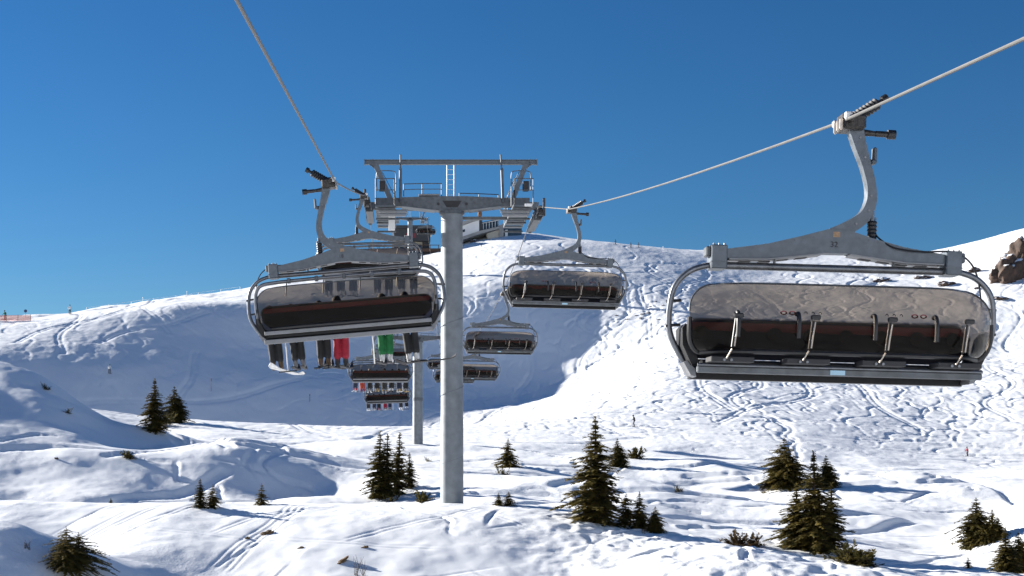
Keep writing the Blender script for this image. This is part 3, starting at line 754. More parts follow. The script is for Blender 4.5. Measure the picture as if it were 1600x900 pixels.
    r1 = MB(); railing(r1, [L(.34, .34, .36), L(1.2, .34, .34), L(2.05, .34, .30)], .24, mid=False); r1.build('railing', 'galv_dark', root)
    # one sheave train per line with catwalk
    for sg, xs_, zz in ((-1, xl, zl), (1, xr, zr)):
        dz = zz - (zl + zr) / 2
        prof = lambda y: -.030 * y * y
        for k in range(8):
            y = -2.45 + .7 * k; w = MB()
            w.tube([(xs_ - .06, y, zc + dz - .26 + prof(y)), (xs_ + .06, y, zc + dz - .26 + prof(y))], .215, 20)
            w.tube([(xs_ - .075, y, zc + dz - .26 + prof(y)), (xs_ + .075, y, zc + dz - .26 + prof(y))], .09, 10)
            wo_ = w.build('sheave', 'black', root)
        be = MB()
        for k in range(4):
            y0 = -2.45 + 1.4 * k; y1 = y0 + .7
            for ox in (-.10, .10): be.box((xs_ + ox, (y0 + y1) / 2, zc + dz - .32 + prof((y0 + y1) / 2)), (.025, .95, .14))
        for k in range(2):
            yc = -1.4 + 2.8 * k
            for ox in (-.13, .13): be.box((xs_ + ox, yc, zc + dz - .52 + prof(yc)), (.03, 1.7, .16))
        be.box((xs_ - sg * .05, 0, zc + dz - .62), (.30, 3.2, .18))
        be.build('rocker_beam', 'galv_dark', root)
        ct = MB(); ct.bbox((xs_ + sg * .10, -2.95, zc + dz - .38), (.10, .16, .75), .02); ct.build('rope_catcher', 'grip', root)
        # outrigger to arm
        ar = MB(); ar.box(((xs_ + sg * (-1) * .0 + sg * 3.3) / 2, 0, zc - .02), (abs(xs_ - sg * 3.3) + .3, .36, .30)); ar.build('arm_end', 'galv', root)
        # catwalk: grating slats, railings
        xi = xs_ - sg * .62
        for k in range(10):
            yy = -2.7 + .6 * k
            MB().box((xi - sg * .12, yy, zc - .42 - .03 * yy * yy * .4), (.80, .46, .05)).build('grating', 'galv', root)
        cw = MB()
        for ox in (-.40, .40): cw.box((xi - sg * .12 + ox, 0, zc - .47), (.05, 5.9, .09))
        for k in range(4): cw.box((xi - sg * .12, -2.7 + 1.8 * k, zc - .60 - .12 * (k % 2)), (.85, .07, .08))
        cw.build('catwalk_frame', 'galv_dark', root)
        r2 = MB(); railing(r2, [(xi - sg * .50, -2.9, zc - .42), (xi - sg * .50, -1.2, zc - .42), (xi - sg * .50, .9, zc - .42), (xi - sg * .50, 2.9, zc - .42)], 1.05); 
        railing(r2, [(xi - sg * .50, -2.9, zc - .42), (xi + sg * .28, -2.9, zc - .42)], 1.05)
        r2.build('railing', 'galv_dark', root)
        if not simple:
            bxo = MB(); bxo.bbox((xi + sg * .02, -2.3, zc + .42), (.26, .3, .40), .02); bxo.build('junction_box', 'dark', root)
            hp = MB(); hp.tube(smooth_path([(xi - sg * .55, -1.9, zc + .30), (xi - sg * .55, -1.9, zc + 1.0), (xi - sg * .40, -1.9, zc + 1.14), (xi + sg * .10, -1.9, zc + 1.14), (xi + sg * .26, -1.9, zc + 1.0), (xi + sg * .26, -1.9, zc + .30)], 5), .020, 6); hp.build('hoop_rail', 'galv_dark', root)
            for k in range(4):
                MB().box((xi - sg * .45, -2.5 - .05 * k, zc - .62 - .085 * k), (1.25 - .06 * k, .22, .035)).build('step_tread', 'alu' if k % 2 else 'galv', root)
    if not simple:
        lb = MB(); lb.box(L(1.55, .7, -.44), (2.9, .14, .13)); lb.build('lower_beam', 'galv_dark', root)
        MB().bbox(L(1.25, .55, -.28), (.18, .18, .20), .03).build('beacon', 'rust', root)
        MB().bbox((xr - .55, -2.97, zc - .48), (.30, .03, .12), .005).build('sign_plate', 'white_paint', root)
        MB().bbox((-2.62, -.31, zc - .62), (.28, .10, 1.0), .01).build('cable_duct', 'wall_white', root)
    return root

t1b = ground_at(706, 62.0)
make_tower('large galvanised lift tower with cross arm, nearest, right of the loaded chairs', (2.15, 62.0, gz(2.15, 62) - .3), TZ1L, TZ1R, -1.46, 5.77, .49)
make_tower('second lift tower, thin pole standing in the valley behind the nearest pole', (1.65, 155.0, gz(1.65, 155) - .2), 11.95, 11.85, -1.95, 5.25, .55, True)
make_tower('farthest small lift tower in front of the summit station', (1.66, 310.0, gz(1.66, 310) - .3), 49.9, 49.9, -1.95, 5.10, .55, True)

# ------------------------------------------------------------------ people
def body_mesh(name, segs, balls, voxel=.022, ratio=.35):
    mb = MB()
    for pts, rs in segs: mb.tube([Vector(p) for p in pts], rs, 12)
    for c, r in balls:
        bm = bmesh.new(); bmesh.ops.create_icosphere(bm, subdivisions=3, radius=1)
        sc = r if isinstance(r, tuple) else (r, r, r); bm.verts.ensure_lookup_table()
        mb.add([(v.co.x * sc[0] + c[0], v.co.y * sc[1] + c[1], v.co.z * sc[2] + c[2]) for v in bm.verts], [[v.index for v in f.verts] for f in bm.faces]); bm.free()
    o = mb.build(name, 'dark')
    r = o.modifiers.new('r', 'REMESH'); r.mode = 'VOXEL'; r.voxel_size = voxel; r.use_smooth_shade = True
    s = o.modifiers.new('s', 'SMOOTH'); s.iterations = 4; s.factor = .5
    d = o.modifiers.new('d', 'DECIMATE'); d.ratio = ratio
    dg = bpy.context.evaluated_depsgraph_get(); dg.update()
    me = bpy.data.meshes.new_from_object(o.evaluated_get(dg)); me.name = name
    bpy.data.objects.remove(o); me.materials.clear()
    me.polygons.foreach_set('use_smooth', [True] * len(me.polygons))
    return me

def assign(me, fn):
    for p in me.polygons: p.material_index = fn(p.center)

def seated_mesh():
    S = []; B = []
    for s in (-1, 1):
        S.append(([(s * .09, -.02, .10), (s * .10, .22, .12), (s * .095, .44, .10)], [.105, .095, .08]))      # thigh
        S.append(([(s * .095, .44, .09), (s * .09, .47, -.12), (s * .088, .45, -.37)], [.082, .088, .086]))     # shin in ski trousers
        S.append(([(s * .088, .45, -.30), (s * .092, .48, -.50)], [.066, .062]))                              # boot shaft
        S.append(([(s * .092, .42, -.50), (s * .11, .66, -.535)], [.055, .050]))                              # foot
        S.append(([(s * .17, -.06, .50), (s * .235, .06, .27)], [.075, .062])); S.append(([(s * .235, .06, .27), (s * .17, .33, .23)], [.060, .045]))
        for k in range(4): S.append(([(s * (.17 - .018 * k + .02), .33, .235), (s * (.165 - .020 * k + .02), .41 + .01 * (k in (1, 2)), .215), (s * (.165 - .020 * k + .02), .42, .175)], [.014, .012, .011]))
        S.append(([(s * .15, .31, .23), (s * .10, .37, .215)], [.016, .012])); B.append(((s * .17, .34, .23), (.042, .05, .028)))
    S.append(([(0, -.05, .06), (0, -.07, .28), (0, -.08, .50), (0, -.07, .57)], [.15, .16, .17, .10]))
    B.append(((.10, -.08, .46), (.11, .12, .10))); B.append(((-.10, -.08, .46), (.11, .12, .10)))
    S.append(([(0, -.06, .55), (0, -.04, .66)], [.06, .055]))
    B.append(((0, -.02, .74), (.078, .098, .115))); B.append(((0, .08, .73), (.016, .022, .022))); B.append(((0, .06, .67), (.035, .035, .03)))
    me = body_mesh('seated_body', S, B, .018, .4)
    # 0 trousers 1 jacket 2 boots 3 skin
    def fn(c):
        if c.z < -.425: return 2
        if c.z > .64: return 3
        if c.z > .20 and (c.y < .25 or abs(c.x) > .9): return 1
        if c.z > .19 and c.y >= .25: return 2
        return 0
    assign(me, fn); return me

def helmet_mesh(cz, cy):
    mb = MB(); bm = bmesh.new(); bmesh.ops.create_uvsphere(bm, u_segments=16, v_segments=12, radius=1)
    dl = [v for v in bm.verts if v.co.z < -.25]; bmesh.ops.delete(bm, geom=dl, context='VERTS')
    bm.verts.ensure_lookup_table()
    mb.add([(v.co.x * .105, v.co.y * .125 + cy, v.co.z * .125 + cz) for v in bm.verts], [[v.index for v in f.verts] for f in bm.faces]); bm.free()
    mb.tube([(-.09, cy + .09, cz - .02), (0, cy + .125, cz - .02), (.09, cy + .09, cz - .02)], .034, 8)
    o = mb.build('helmet', 'dark'); me = o.data; bpy.data.objects.remove(o); return me

def ski_mesh(L_=1.65, w=.08):
    V = []; n = 16
    for i in range(n + 1):
        t = i / n; y = -.72 + L_ * t; up = .16 * max(0, (t - .88) / .12) ** 2 + .03 * max(0, (.06 - t) / .06)
        ww = w * (1 + .25 * (2 * abs(t - .5)) ** 2) * (1 if t < .93 else 1 - .75 * (t - .93) / .07)
        for sx, dz in ((-.5, 0), (.5, 0), (.5, .02), (-.5, .02)): V.append((sx * ww, y, up + dz))
    Fs = [(i * 4 + j, i * 4 + (j + 1) % 4, i * 4 + 4 + (j + 1) % 4, i * 4 + 4 + j) for i in range(n) for j in range(4)] + [(0, 1, 2, 3), (n * 4 + 3, n * 4 + 2, n * 4 + 1, n * 4)]
    mb = MB().add(V, Fs)
    mb.box((0, .14, .035), (.06, .10, .05)); mb.box((0, -.16, .035), (.06, .10, .05))
    o = mb.build('ski', 'dark'); me = o.data; bpy.data.objects.remove(o); return me
def board_mesh():
    V = []; n = 18; L_ = 1.5
    for i in range(n + 1):
        t = i / n; xx = -.75 + L_ * t; up = .10 * (max(0, abs(t - .5) - .36) / .14) ** 2
        ww = .27 * (1 - .12 * math.cos(2 * math.pi * (t - .0)) * 0 - .1 * (1 - (2 * t - 1) ** 2)) * (math.sqrt(max(.02, 1 - (max(0, abs(t - .5) - .40) / .10) ** 2)))
        for sy, dz in ((-.5, 0), (.5, 0), (.5, .015), (-.5, .015)): V.append((xx, sy * ww, up + dz))
    Fs = [(i * 4 + j, i * 4 + (j + 1) % 4, i * 4 + 4 + (j + 1) % 4, i * 4 + 4 + j) for i in range(n) for j in range(4)] + [(0, 1, 2, 3), (n * 4 + 3, n * 4 + 2, n * 4 + 1, n * 4)]
    o = MB().add(V, Fs).build('snowboard', 'dark'); me = o.data; bpy.data.objects.remove(o); return me
SEAT = seated_mesh(); HELM = helmet_mesh(.79, -.03); SKI = ski_mesh(); BOARD = board_mesh()
CL = {}
def cloth(name, c):
    if name not in CL: CL[name] = mat('cloth_' + name, c, .75, noise=.25, nscale=14, bump=.3, bscale=30, bdist=.01)
    return CL[name]
C_ = dict(black=(.012, .012, .014), navy=(.015, .022, .05), charcoal=(.03, .03, .033), red=(.30, .010, .030), green=(.006, .13, .035), orange=(.34, .05, .02), white=(.6, .6, .6), grey=(.16, .16, .17), brown=(.09, .055, .03), tan=(.30, .22, .10), blue=(.03, .07, .20))
def cm(n): return cloth(n, C_[n])
SKIN = mat('skin', (.45, .27, .20), .6, noise=.1, nscale=10)

def link(name, me, parent, mats, loc=(0, 0, 0), rot=(0, 0, 0)):
    if len(me.materials) < len(mats):
        while len(me.materials) < len(mats): me.materials.append(mats[len(me.materials)])
    o = bpy.data.objects.new(name, me); col.objects.link(o); o.parent = parent; o.location = loc; o.rotation_euler = rot
    for i, m in enumerate(mats):
        o.material_slots[i].link = 'OBJECT'; o.material_slots[i].material = m
    return o

SKI.materials.clear(); BOARD.materials.clear(); HELM.materials.clear()
def seat_person(chair, seat, trousers, jacket, boots, helmet, gear, gearcol, label, group):
    m = Matrix.Translation(chair.location) @ chair.rotation_euler.to_matrix().to_4x4()
    p = m @ Vector((XC + (seat - 3.5) * .495, .04, -3.385))
    root = empty('person', p, (R(random.uniform(-7, 5)), chair.rotation_euler.y + R(random.uniform(-3, 3)), R(random.uniform(-7, 7)))); tag(root, label, 'person', group)
    sz = random.uniform(.90, 1.02); root.scale = (sz,) * 3
    link('body', SEAT, root, [cm(trousers), cm(jacket), cm(boots), SKIN])
    link('helmet', HELM, root, [cm(helmet)])
    rr = random.uniform(-.04, .04)
    if gear == 'ski':
        for s in (-1, 1): link('ski', SKI, root, [cm(gearcol)], (s * .098, .50, -.615), (R(random.uniform(3, 9)), 0, rr + s * .02))
    elif gear == 'board':
        link('snowboard', BOARD, root, [cm(gearcol)], (.20, .78, -.63), (R(8), R(6), R(62)))
    elif gear == 'board2':
        link('snowboard', BOARD, root, [cm(gearcol)], (.30, .62, -.60), (R(4), R(-3), R(28)))
    return root
G1 = 'riders on the nearest loaded chair'
near_riders = [
    (0.15, 'black', 'black', 'brown', 'black', 'board', 'white', 'snowboarder in black trousers with a pale board, outermost left on the nearest loaded chair'),
    (1.10, 'black', 'navy', 'grey', 'black', 'ski', 'charcoal', 'rider in black trousers with grey boots beside the outermost snowboarder'),
    (2.22, 'black', 'charcoal', 'brown', 'black', 'ski', 'black', 'rider in black trousers with brown boots beside the red trousers'),
    (2.98, 'red', 'black', 'charcoal', 'black', 'ski', 'charcoal', 'rider in bright red trousers on the nearest loaded chair'),
    (5.00, 'green', 'black', 'white', 'black', 'ski', 'charcoal', 'rider in bright green trousers on the nearest loaded chair'),
    (6.12, 'black', 'charcoal', 'white', 'charcoal', 'board2', 'black', 'rider in black trousers with a dark board, rightmost on the nearest loaded chair'),
]
for s, t, jk, b, hm, gr, gc, lb in near_riders: seat_person(up_chairs[0], s, t, jk, b, hm, gr, gc, lb, G1)
ORD = ['leftmost', 'second from left', 'third from left', 'fourth from left', 'fifth from left', 'sixth from left', 'seventh from left', 'rightmost']
def fill(chair, cols_, where, group):
    for i, c in enumerate(cols_):
        if c is None: continue
        t, b, g = c
        seat_person(chair, i, t, random.choice(['black', 'navy', 'charcoal', 'red', 'blue']), b, random.choice(['black', 'charcoal', 'white']), 'ski', g,
                    'rider in %s trousers, %s seat on the %s' % (t, ORD[i], where), group)
fill(up_chairs[1], [('black', 'grey', 'white'), ('charcoal', 'white', 'grey'), ('black', 'white', 'black'), None, ('navy', 'grey', 'white'), ('black', 'grey', 'charcoal'), ('charcoal', 'white', 'white'), ('black', 'grey', 'grey')], 'chair at the tower head', 'riders on the second chair')
fill(up_chairs[2], [('navy', 'red', 'white'), ('orange', 'red', 'grey'), ('black', 'grey', 'white'), ('black', 'tan', 'tan'), ('charcoal', 'tan', 'grey'), ('black', 'white', 'black'), ('navy', 'tan', 'white'), ('black', 'grey', 'tan')], 'upper of the two valley chairs', 'riders on the third chair')
fill(up_chairs[3], [('charcoal', 'white', 'white'), ('navy', 'grey', 'white'), ('black', 'red', 'grey'), ('red', 'grey', 'white'), ('navy', 'grey', 'grey'), None, ('charcoal', 'white', 'white'), ('black', 'white', 'grey')], 'lowest valley chair', 'riders on the fourth chair')
fill(up_chairs[4], [('black', 'grey', 'white'), ('navy', 'white', 'grey'), ('black', 'white', 'white'), ('charcoal', 'grey', 'white'), ('black', 'white', 'grey'), ('grey', 'white', 'white'), None, ('black', 'grey', 'grey')], 'distant chair behind the green trousers', 'riders on the fifth chair')

# standing skiers on the slope
def skier_mesh():
    S = []; B = []
    for s in (-1, 1):
        S.append(([(s * .10, 0, .86), (s * .125, .10, .50), (s * .12, .02, .30), (s * .12, .0, .10)], [.105, .085, .08, .065]))
        S.append(([(s * .12, -.04, .07), (s * .12, .20, .05)], [.058, .05]))
        S.append(([(s * .18, .08, 1.34), (s * .30, .06, 1.08)], [.075, .06])); S.append(([(s * .30, .06, 1.08), (s * .30, .32, 1.0)], [.058, .042]))
        B.append(((s * .30, .35, .99), (.045, .055, .04)))
        for k in range(4): S.append(([(s * (.28 + .012 * k), .36, 1.015 - .018 * k), (s * (.25 + .008 * k), .395, 1.01 - .018 * k)], [.014, .012]))
        S.append(([(s * .27, .33, 1.02), (s * .25, .36, 1.045)], [.015, .012]))
    S.append(([(0, -.03, .82), (0, .0, 1.05), (0, .07, 1.34), (0, .09, 1.40)], [.145, .15, .165, .10]))
    S.append(([(0, .09, 1.38), (0, .12, 1.50)], [.06, .055]))
    B.append(((0, .15, 1.58), (.08, .1, .115))); B.append(((0, .25, 1.57), (.016, .02, .022)))
    me = body_mesh('skier_body', S, B, .02, .4)
    assign(me, lambda c: 2 if c.z < .22 else (3 if c.z > 1.47 else (1 if c.z > .84 else 0))); return me
SKIER = skier_mesh(); HELM2 = helmet_mesh(1.63, .13)
def pole_mesh():
    o = MB().tube([(.31, .37, 1.02), (.38, .15, .02)], .012, 6).tube([(.375, .165, .07), (.377, .16, .055)], .045, 10).build('ski_pole', 'dark'); me = o.data; me.materials.clear(); bpy.data.objects.remove(o); return me
POLE = pole_mesh()
def stand_person(px, py, hpx, face, trousers, jacket, helmet, label, ski=True):
    g = hit(px, py); sc = 1.0
    root = empty('person', g, (0, 0, R(face))); tag(root, label, 'person', 'skiers on the slope')
    sc = hpx * g.y / F / 1.75; root.scale = (sc,) * 3
    link('body', SKIER, root, [cm(trousers), cm(jacket), cm('black'), cm('charcoal')])
    link('helmet', HELM2, root, [cm(helmet)])
    if ski:
        for s in (-1, 1): link('ski', SKI, root, [cm('charcoal')], (s * .12, .10, .0), (0, 0, s * -.03))
        link('ski_pole', POLE, root, [cm('grey')])
        q = link('ski_pole', POLE, root, [cm('grey')]); q.scale = (-1, 1, 1)
    return root
stand_person(991, 667, 19, 80, 'black', 'black', 'black', 'lone skier in black crossing the flat piste above the tall spruce')
stand_person(1512, 713, 15, 100, 'black', 'red', 'black', 'small skier in red and black jacket at the far right of the piste')
stand_person(109, 491, 15, 200, 'black', 'white', 'black', 'person in white jacket and black trousers standing on the left ridge')
stand_person(171, 584, 15, 210, 'navy', 'white', 'green', 'skier in white jacket on the shaded left slope')
stand_person(8, 500, 15, 160, 'brown', 'green', 'black', 'person in green jacket behind the orange net at the left edge')
stand_person(752, 385, 6, 150, 'navy', 'navy', 'black', 'tiny skier in dark clothing below the white summit building')
stand_person(962, 382, 8, 120, 'black', 'black', 'black', 'tiny dark figure on the summit skyline, leftmost of three', True)
stand_person(986, 387, 8, 100, 'black', 'black', 'black', 'tiny dark figure on the summit skyline, middle of three', True)
stand_person(998, 387, 8, 100, 'black', 'navy', 'black', 'tiny dark figure on the summit skyline, rightmost of three', True)

# ------------------------------------------------------------------ spruces and shrubs
def needle_mat(name, a, b):
    m = bpy.data.materials.new(name); m.use_nodes = True; nt = m.node_tree; bs = nt.nodes['Principled BSDF']
    bs.inputs['Roughness'].default_value = .7; bs.inputs['Specular IOR Level'].default_value = .2
    tc = nt.nodes.new('ShaderNodeTexCoord'); n = nt.nodes.new('ShaderNodeTexNoise'); n.inputs['Scale'].default_value = 2.6; n.inputs['Detail'].default_value = 5
    r = nt.nodes.new('ShaderNodeValToRGB'); r.color_ramp.elements[0].position = .35; r.color_ramp.elements[1].position = .68
    r.color_ramp.elements[0].color = (*a, 1); r.color_ramp.elements[1].color = (*b, 1)
    nt.links.new(tc.outputs['Object'], n.inputs['Vector']); nt.links.new(n.outputs['Fac'], r.inputs['Fac']); nt.links.new(r.outputs[0], bs.inputs['Base Color'])
    tl = nt.nodes.new('ShaderNodeBsdfTranslucent'); nt.links.new(r.outputs[0], tl.inputs['Color'])
    ms = nt.nodes.new('ShaderNodeMixShader'); ms.inputs[0].default_value = .38
    out = nt.nodes['Material Output']; nt.links.new(bs.outputs[0], ms.inputs[1]); nt.links.new(tl.outputs[0], ms.inputs[2]); nt.links.new(ms.outputs[0], out.inputs[0])
    return m
M['needles'] = needle_mat('spruce_needles', (.062, .058, .017), (.225, .170, .046))
M['needles_dark'] = needle_mat('dark_needles', (.048, .048, .015), (.165, .130, .037))
M['needles_brown'] = needle_mat('brown_twigs', (.06, .04, .018), (.13, .085, .04))
M['bark'] = mat('bark', (.06, .042, .03), .9, noise=.35, nscale=20)
M['rock'] = mat('rock', (.035, .024, .018), .85, base2=(.10, .060, .042), nscale=3, bump=.6, bscale=9, bdist=.05)
def rock_snow():
    m = M['rock']; nt = m.node_tree; b = nt.nodes['Principled BSDF']; src = b.inputs['Base Color'].links[0].from_socket
    g = nt.nodes.new('ShaderNodeNewGeometry'); sp = nt.nodes.new('ShaderNodeSeparateXYZ'); nt.links.new(g.outputs['Normal'], sp.inputs[0])
    mrg = nt.nodes.new('ShaderNodeMapRange'); mrg.inputs['From Min'].default_value = .62; mrg.inputs['From Max'].default_value = .74
    mx = nt.nodes.new('ShaderNodeMix'); mx.data_type = 'RGBA'; nt.links.new(sp.outputs['Z'], mrg.inputs['Value']); nt.links.new(mrg.outputs[0], mx.inputs['Factor'])
    nt.links.new(src, mx.inputs['A']); mx.inputs['B'].default_value = (.9, .91, .93, 1); nt.links.new(mx.outputs['Result'], b.inputs['Base Color'])
rock_snow()
M['grass'] = mat('dry_grass', (.08, .045, .02), .9, base2=(.17, .11, .05), nscale=9)

def sprigs(mb, rnd, p, d, L_, n, size):
    # leaf-sized blades along a branch, spreading sideways and drooping
    up = Vector((0, 0, 1)); side = d.cross(up)
    if side.length < .01: side = Vector((1, 0, 0))
    side.normalize()
    for k in range(n):
        t = (k + rnd.random()) / n
        q = p + d * (L_ * t) + Vector((0, 0, -.22 * L_ * t * t))
        sl = size * (1.3 - .5 * t) * rnd.uniform(.7, 1.35)
        for s in (-1, 1, rnd.choice((-1, 1)) * .4):
            dirv = (d * rnd.uniform(.5, 1.0) + side * s * rnd.uniform(.5, 1.1) + up * rnd.uniform(-.65, .2)).normalized()
            w = dirv.cross(up).normalized() * sl * rnd.uniform(.20, .34); w = w + up * rnd.uniform(-.06, .06) * sl
            e = q + dirv * sl; m_ = q + dirv * sl * .45
            mb.add([q, m_ + w, e, m_ - w], [(0, 1, 2, 3)])
def spruce_mesh(seed, h=4., rad=1.0, whorl=24, per=7, irr=.25, bare=.06, power=.85, side_bias=0., size=.05, needle='needles', tops=1):
    rnd = random.Random(seed)
    tr = MB(); cr = MB()
    for tnum in range(tops):
        ox, oy = (0, 0) if tnum == 0 else (rnd.uniform(-.5, .5) * rad, rnd.uniform(-.4, .4) * rad)
        hh = h if tnum == 0 else h * rnd.uniform(.6, .88)
        lean = Vector((rnd.uniform(-.03, .03), rnd.uniform(-.03, .03), 0))
        ax = lambda z: Vector((ox, oy, 0)) + lean * z + Vector((0, 0, z))
        tr.tube([ax(-.25), ax(hh * .3), ax(hh * .7), ax(hh)], [.032 * hh, .024 * hh, .012 * hh, .003 * hh], 7)
        for i in range(whorl):
            f = bare + (1 - bare) * (i + rnd.uniform(-.3, .3)) / whorl; f = min(.985, max(bare, f))
            z = f * hh; wob = 1 + irr * math.sin(i * 1.9 + seed) * rnd.uniform(.3, 1)
            L_ = rad * (1 - f) ** power * wob * min(1, .35 + 2.2 * (1 - f)) + .03 * hh * (1 - f) + .01
            if f < .12: L_ *= .75
            a0 = rnd.uniform(0, 6.28)
            for k in range(per):
                if rnd.random() < .17: continue
                a = a0 + 2 * math.pi * k / per + rnd.uniform(-.3, .3)
                l = L_ * rnd.uniform(.55, 1.15) * (1 + side_bias * math.cos(a))
                if rnd.random() < .06: l *= 1.15
                d = Vector((math.cos(a), math.sin(a), rnd.uniform(-.05, .35) - .28 * (1 - f))).normalized()
                p = ax(z)
                tr.tube([p, p + d * l * .5 + Vector((0, 0, -.05 * l)), p + d * l * .96 + Vector((0, 0, -.2 * l))], [.007 * hh * (1 - f) + .004, .005 * hh * (1 - f) + .003, .002], 4, False)
                n = max(4, int(l / (size * hh) * 4.6))
                sprigs(cr, rnd, p, d, l, n, size * hh * rnd.uniform(.85, 1.3) * .92 * (.42 + .58 * min(1, 1.8 * (1 - f))))
        # leader
        for k in range(14):
            z = hh * (.93 + .08 * k / 14); p = ax(min(z, hh)); a = rnd.uniform(0, 6.28)
            d = Vector((math.cos(a), math.sin(a), .9)).normalized(); w = d.cross(Vector((0, 0, 1))).normalized() * .008 * hh
            e = p + d * .035 * hh; mb_ = (p + e) / 2; cr.add([p, mb_ + w, e, mb_ - w], [(0, 1, 2, 3)])
    return tr, cr, needle
def bush_mesh(seed, h=1., rad=.8, n=160, needle='needles_dark'):
    rnd = random.Random(seed); tr = MB(); cr = MB()
    for i in range(n // 6):
        a = rnd.uniform(0, 6.28); e = rnd.uniform(.15, 1.4)
        d = Vector((math.cos(a) * math.cos(e) * rad / h, math.sin(a) * math.cos(e) * rad / h, math.sin(e))).normalized()
        l = h * rnd.uniform(.55, 1.0) * (.7 + .3 * rad / h)
        p = Vector((rnd.uniform(-.25, .25) * rad, rnd.uniform(-.25, .25) * rad, -.05 * h))
        tr.tube([p, p + d * l * .5, p + d * l * .95], [.014 * h, .010 * h, .003 * h], 4, False)
        sprigs(cr, rnd, p + d * l * .15, d, l * .9, 9, .17 * h)
    return tr, cr, needle
PROTO = {}
def proto(kind):
    if kind in PROTO: return PROTO[kind]
    spec = {
        'tall': lambda: spruce_mesh(3, 5., 1.35, 34, 10, .42, .03, .8, .0, .045),
        'tall2': lambda: spruce_mesh(8, 5., 1.40, 32, 10, .42, .02, .74, .12, .050),
        'slim': lambda: spruce_mesh(5, 4., .74, 28, 8, .35, .03, .55, .0, .05, 'needles_dark'),
        'slim2': lambda: spruce_mesh(15, 4., .66, 26, 8, .5, .04, .5, .0, .052, 'needles_dark'),
        'bushy': lambda: spruce_mesh(21, 3., 1.55, 22, 10, .35, .03, .6, .0, .07, 'needles', 3),
        'bushy2': lambda: spruce_mesh(27, 3., 1.4, 22, 10, .45, .03, .62, .1, .07, 'needles_dark', 2),
        'thin': lambda: spruce_mesh(31, 2., .72, 15, 6, .5, .05, .7, .0, .085, 'needles'),
        'young': lambda: spruce_mesh(37, 2., .95, 18, 8, .4, .04, .75, .0, .08, 'needles'),
        'spread': lambda: spruce_mesh(41, 2.0, 1.7, 15, 8, .6, .02, .55, .35, .075, 'needles', 4),
        'shrub': lambda: bush_mesh(51), 'shrub2': lambda: bush_mesh(53, 1., 1.0, 200), 'brown': lambda: bush_mesh(57, 1., .9, 150, 'needles_brown'),
        'low': lambda: bush_mesh(59, 1., 2.2, 190),
    }[kind]
    tr, cr, nd = spec()
    a = tr.build('trunk', 'bark'); b = cr.build('crown', nd)
    PROTO[kind] = (a.data, b.data); hh = max(v.co.z for v in b.data.vertices)
    bpy.data.objects.remove(a); bpy.data.objects.remove(b)
    PROTO[kind] = PROTO[kind] + (hh,)
    return PROTO[kind]
def plant(px, py, hpx, kind, label, name='spruce_tree', cat='tree', group='spruces on the slope', wide=1., y=None, rot=None, lean=0.):
    g = ground_at(px, y) if y else hit(px, py)
    tm, cm_, hh = proto(kind)
    sc = hpx * g.y / F / hh
    root = empty(name, g - Vector((0, 0, .04)), (0, R(lean), R(rot if rot is not None else random.uniform(0, 360)) if not lean else 0))
    wide *= 1.2 if name == 'spruce_tree' else 1.
    root.scale = (sc * wide, sc * wide, sc); tag(root, label, cat, group)
    for nm, me in (('trunk', tm), ('crown', cm_)):
        if name != 'spruce_tree': nm = {'trunk': 'stem', 'crown': 'foliage'}[nm]
        o = bpy.data.objects.new(nm, me); col.objects.link(o); o.parent = root
    return root
plant(242, 674, 84, 'tall', 'taller of the two spruces on the small lit knoll at left', wide=1.05)
plant(273, 660, 58, 'bushy2', 'shorter spruce right beside the tall one on the left knoll', wide=.75)
plant(256, 664, 22, 'low', 'low dark shrub between the two spruces on the left knoll', 'shrub', 'shrub', 'shrubs on the slope', wide=.7)
plant(313, 793, 47, 'slim', 'taller of two small spruces standing just behind the foreground crest, left', wide=1.25)
plant(332, 793, 38, 'young', 'shorter of two small spruces just behind the foreground crest, left', wide=.8)
plant(408, 789, 35, 'thin', 'sparse young spruce behind the crest below the snowboard')
plant(592, 778, 106, 'slim', 'leftmost tall spruce of the dark cluster left of the big pole', wide=1.1)
plant(604, 777, 101, 'slim2', 'second tall spruce of the dark cluster left of the big pole', wide=1.05)
plant(621, 772, 98, 'slim2', 'third, slimmer spruce of the cluster left of the big pole', rot=80)
plant(640, 762, 56, 'slim', 'short spruce at the right end of the cluster left of the big pole', rot=200, wide=1.1)
plant(660, 784, 20, 'shrub', 'small dark shrub at the left foot of the big pole', 'shrub', 'shrub', 'shrubs on the slope')
plant(612, 783, 18, 'low', 'low brushwood at the foot of the spruce cluster', 'shrub', 'shrub', 'shrubs on the slope', wide=.7)
plant(669, 721, 9, 'low', 'tiny shrub on the snow right of the second pole', 'shrub', 'shrub', 'shrubs on the slope', wide=.6)
plant(794, 730, 46, 'young', 'small spruce standing right of the big pole')
plant(785, 741, 20, 'low', 'low dark shrub under the small spruce right of the big pole', 'shrub', 'shrub', 'shrubs on the slope', wide=.5)
plant(779, 790, 22, 'young', 'left of two tiny spruces behind the crest, right of the big pole')
plant(794, 790, 24, 'young', 'right of two tiny spruces behind the crest, right of the big pole', rot=50, wide=1.1)
plant(933, 816, 168, 'tall2', 'tallest spruce, in the centre right, with ragged drooping branches', wide=1.0)
plant(964, 728, 44, 'bushy2', 'bushy spruce behind the tallest spruce, to its right', wide=.8)
plant(994, 716, 20, 'shrub', 'small shrub right of the bushy spruce', 'shrub', 'shrub', 'shrubs on the slope')
plant(977, 818, 50, 'young', 'leftmost small spruce at the right foot of the tallest spruce', wide=.75)
plant(999, 826, 60, 'young', 'middle and tallest of three small spruces right of the tallest spruce', wide=.8, rot=140)
plant(1024, 831, 42, 'bushy', 'rightmost bushy small spruce of three right of the tallest spruce', wide=.8)
plant(1060, 767, 12, 'low', 'flat low shrub alone on the snow', 'shrub', 'shrub', 'shrubs on the slope', wide=.6)
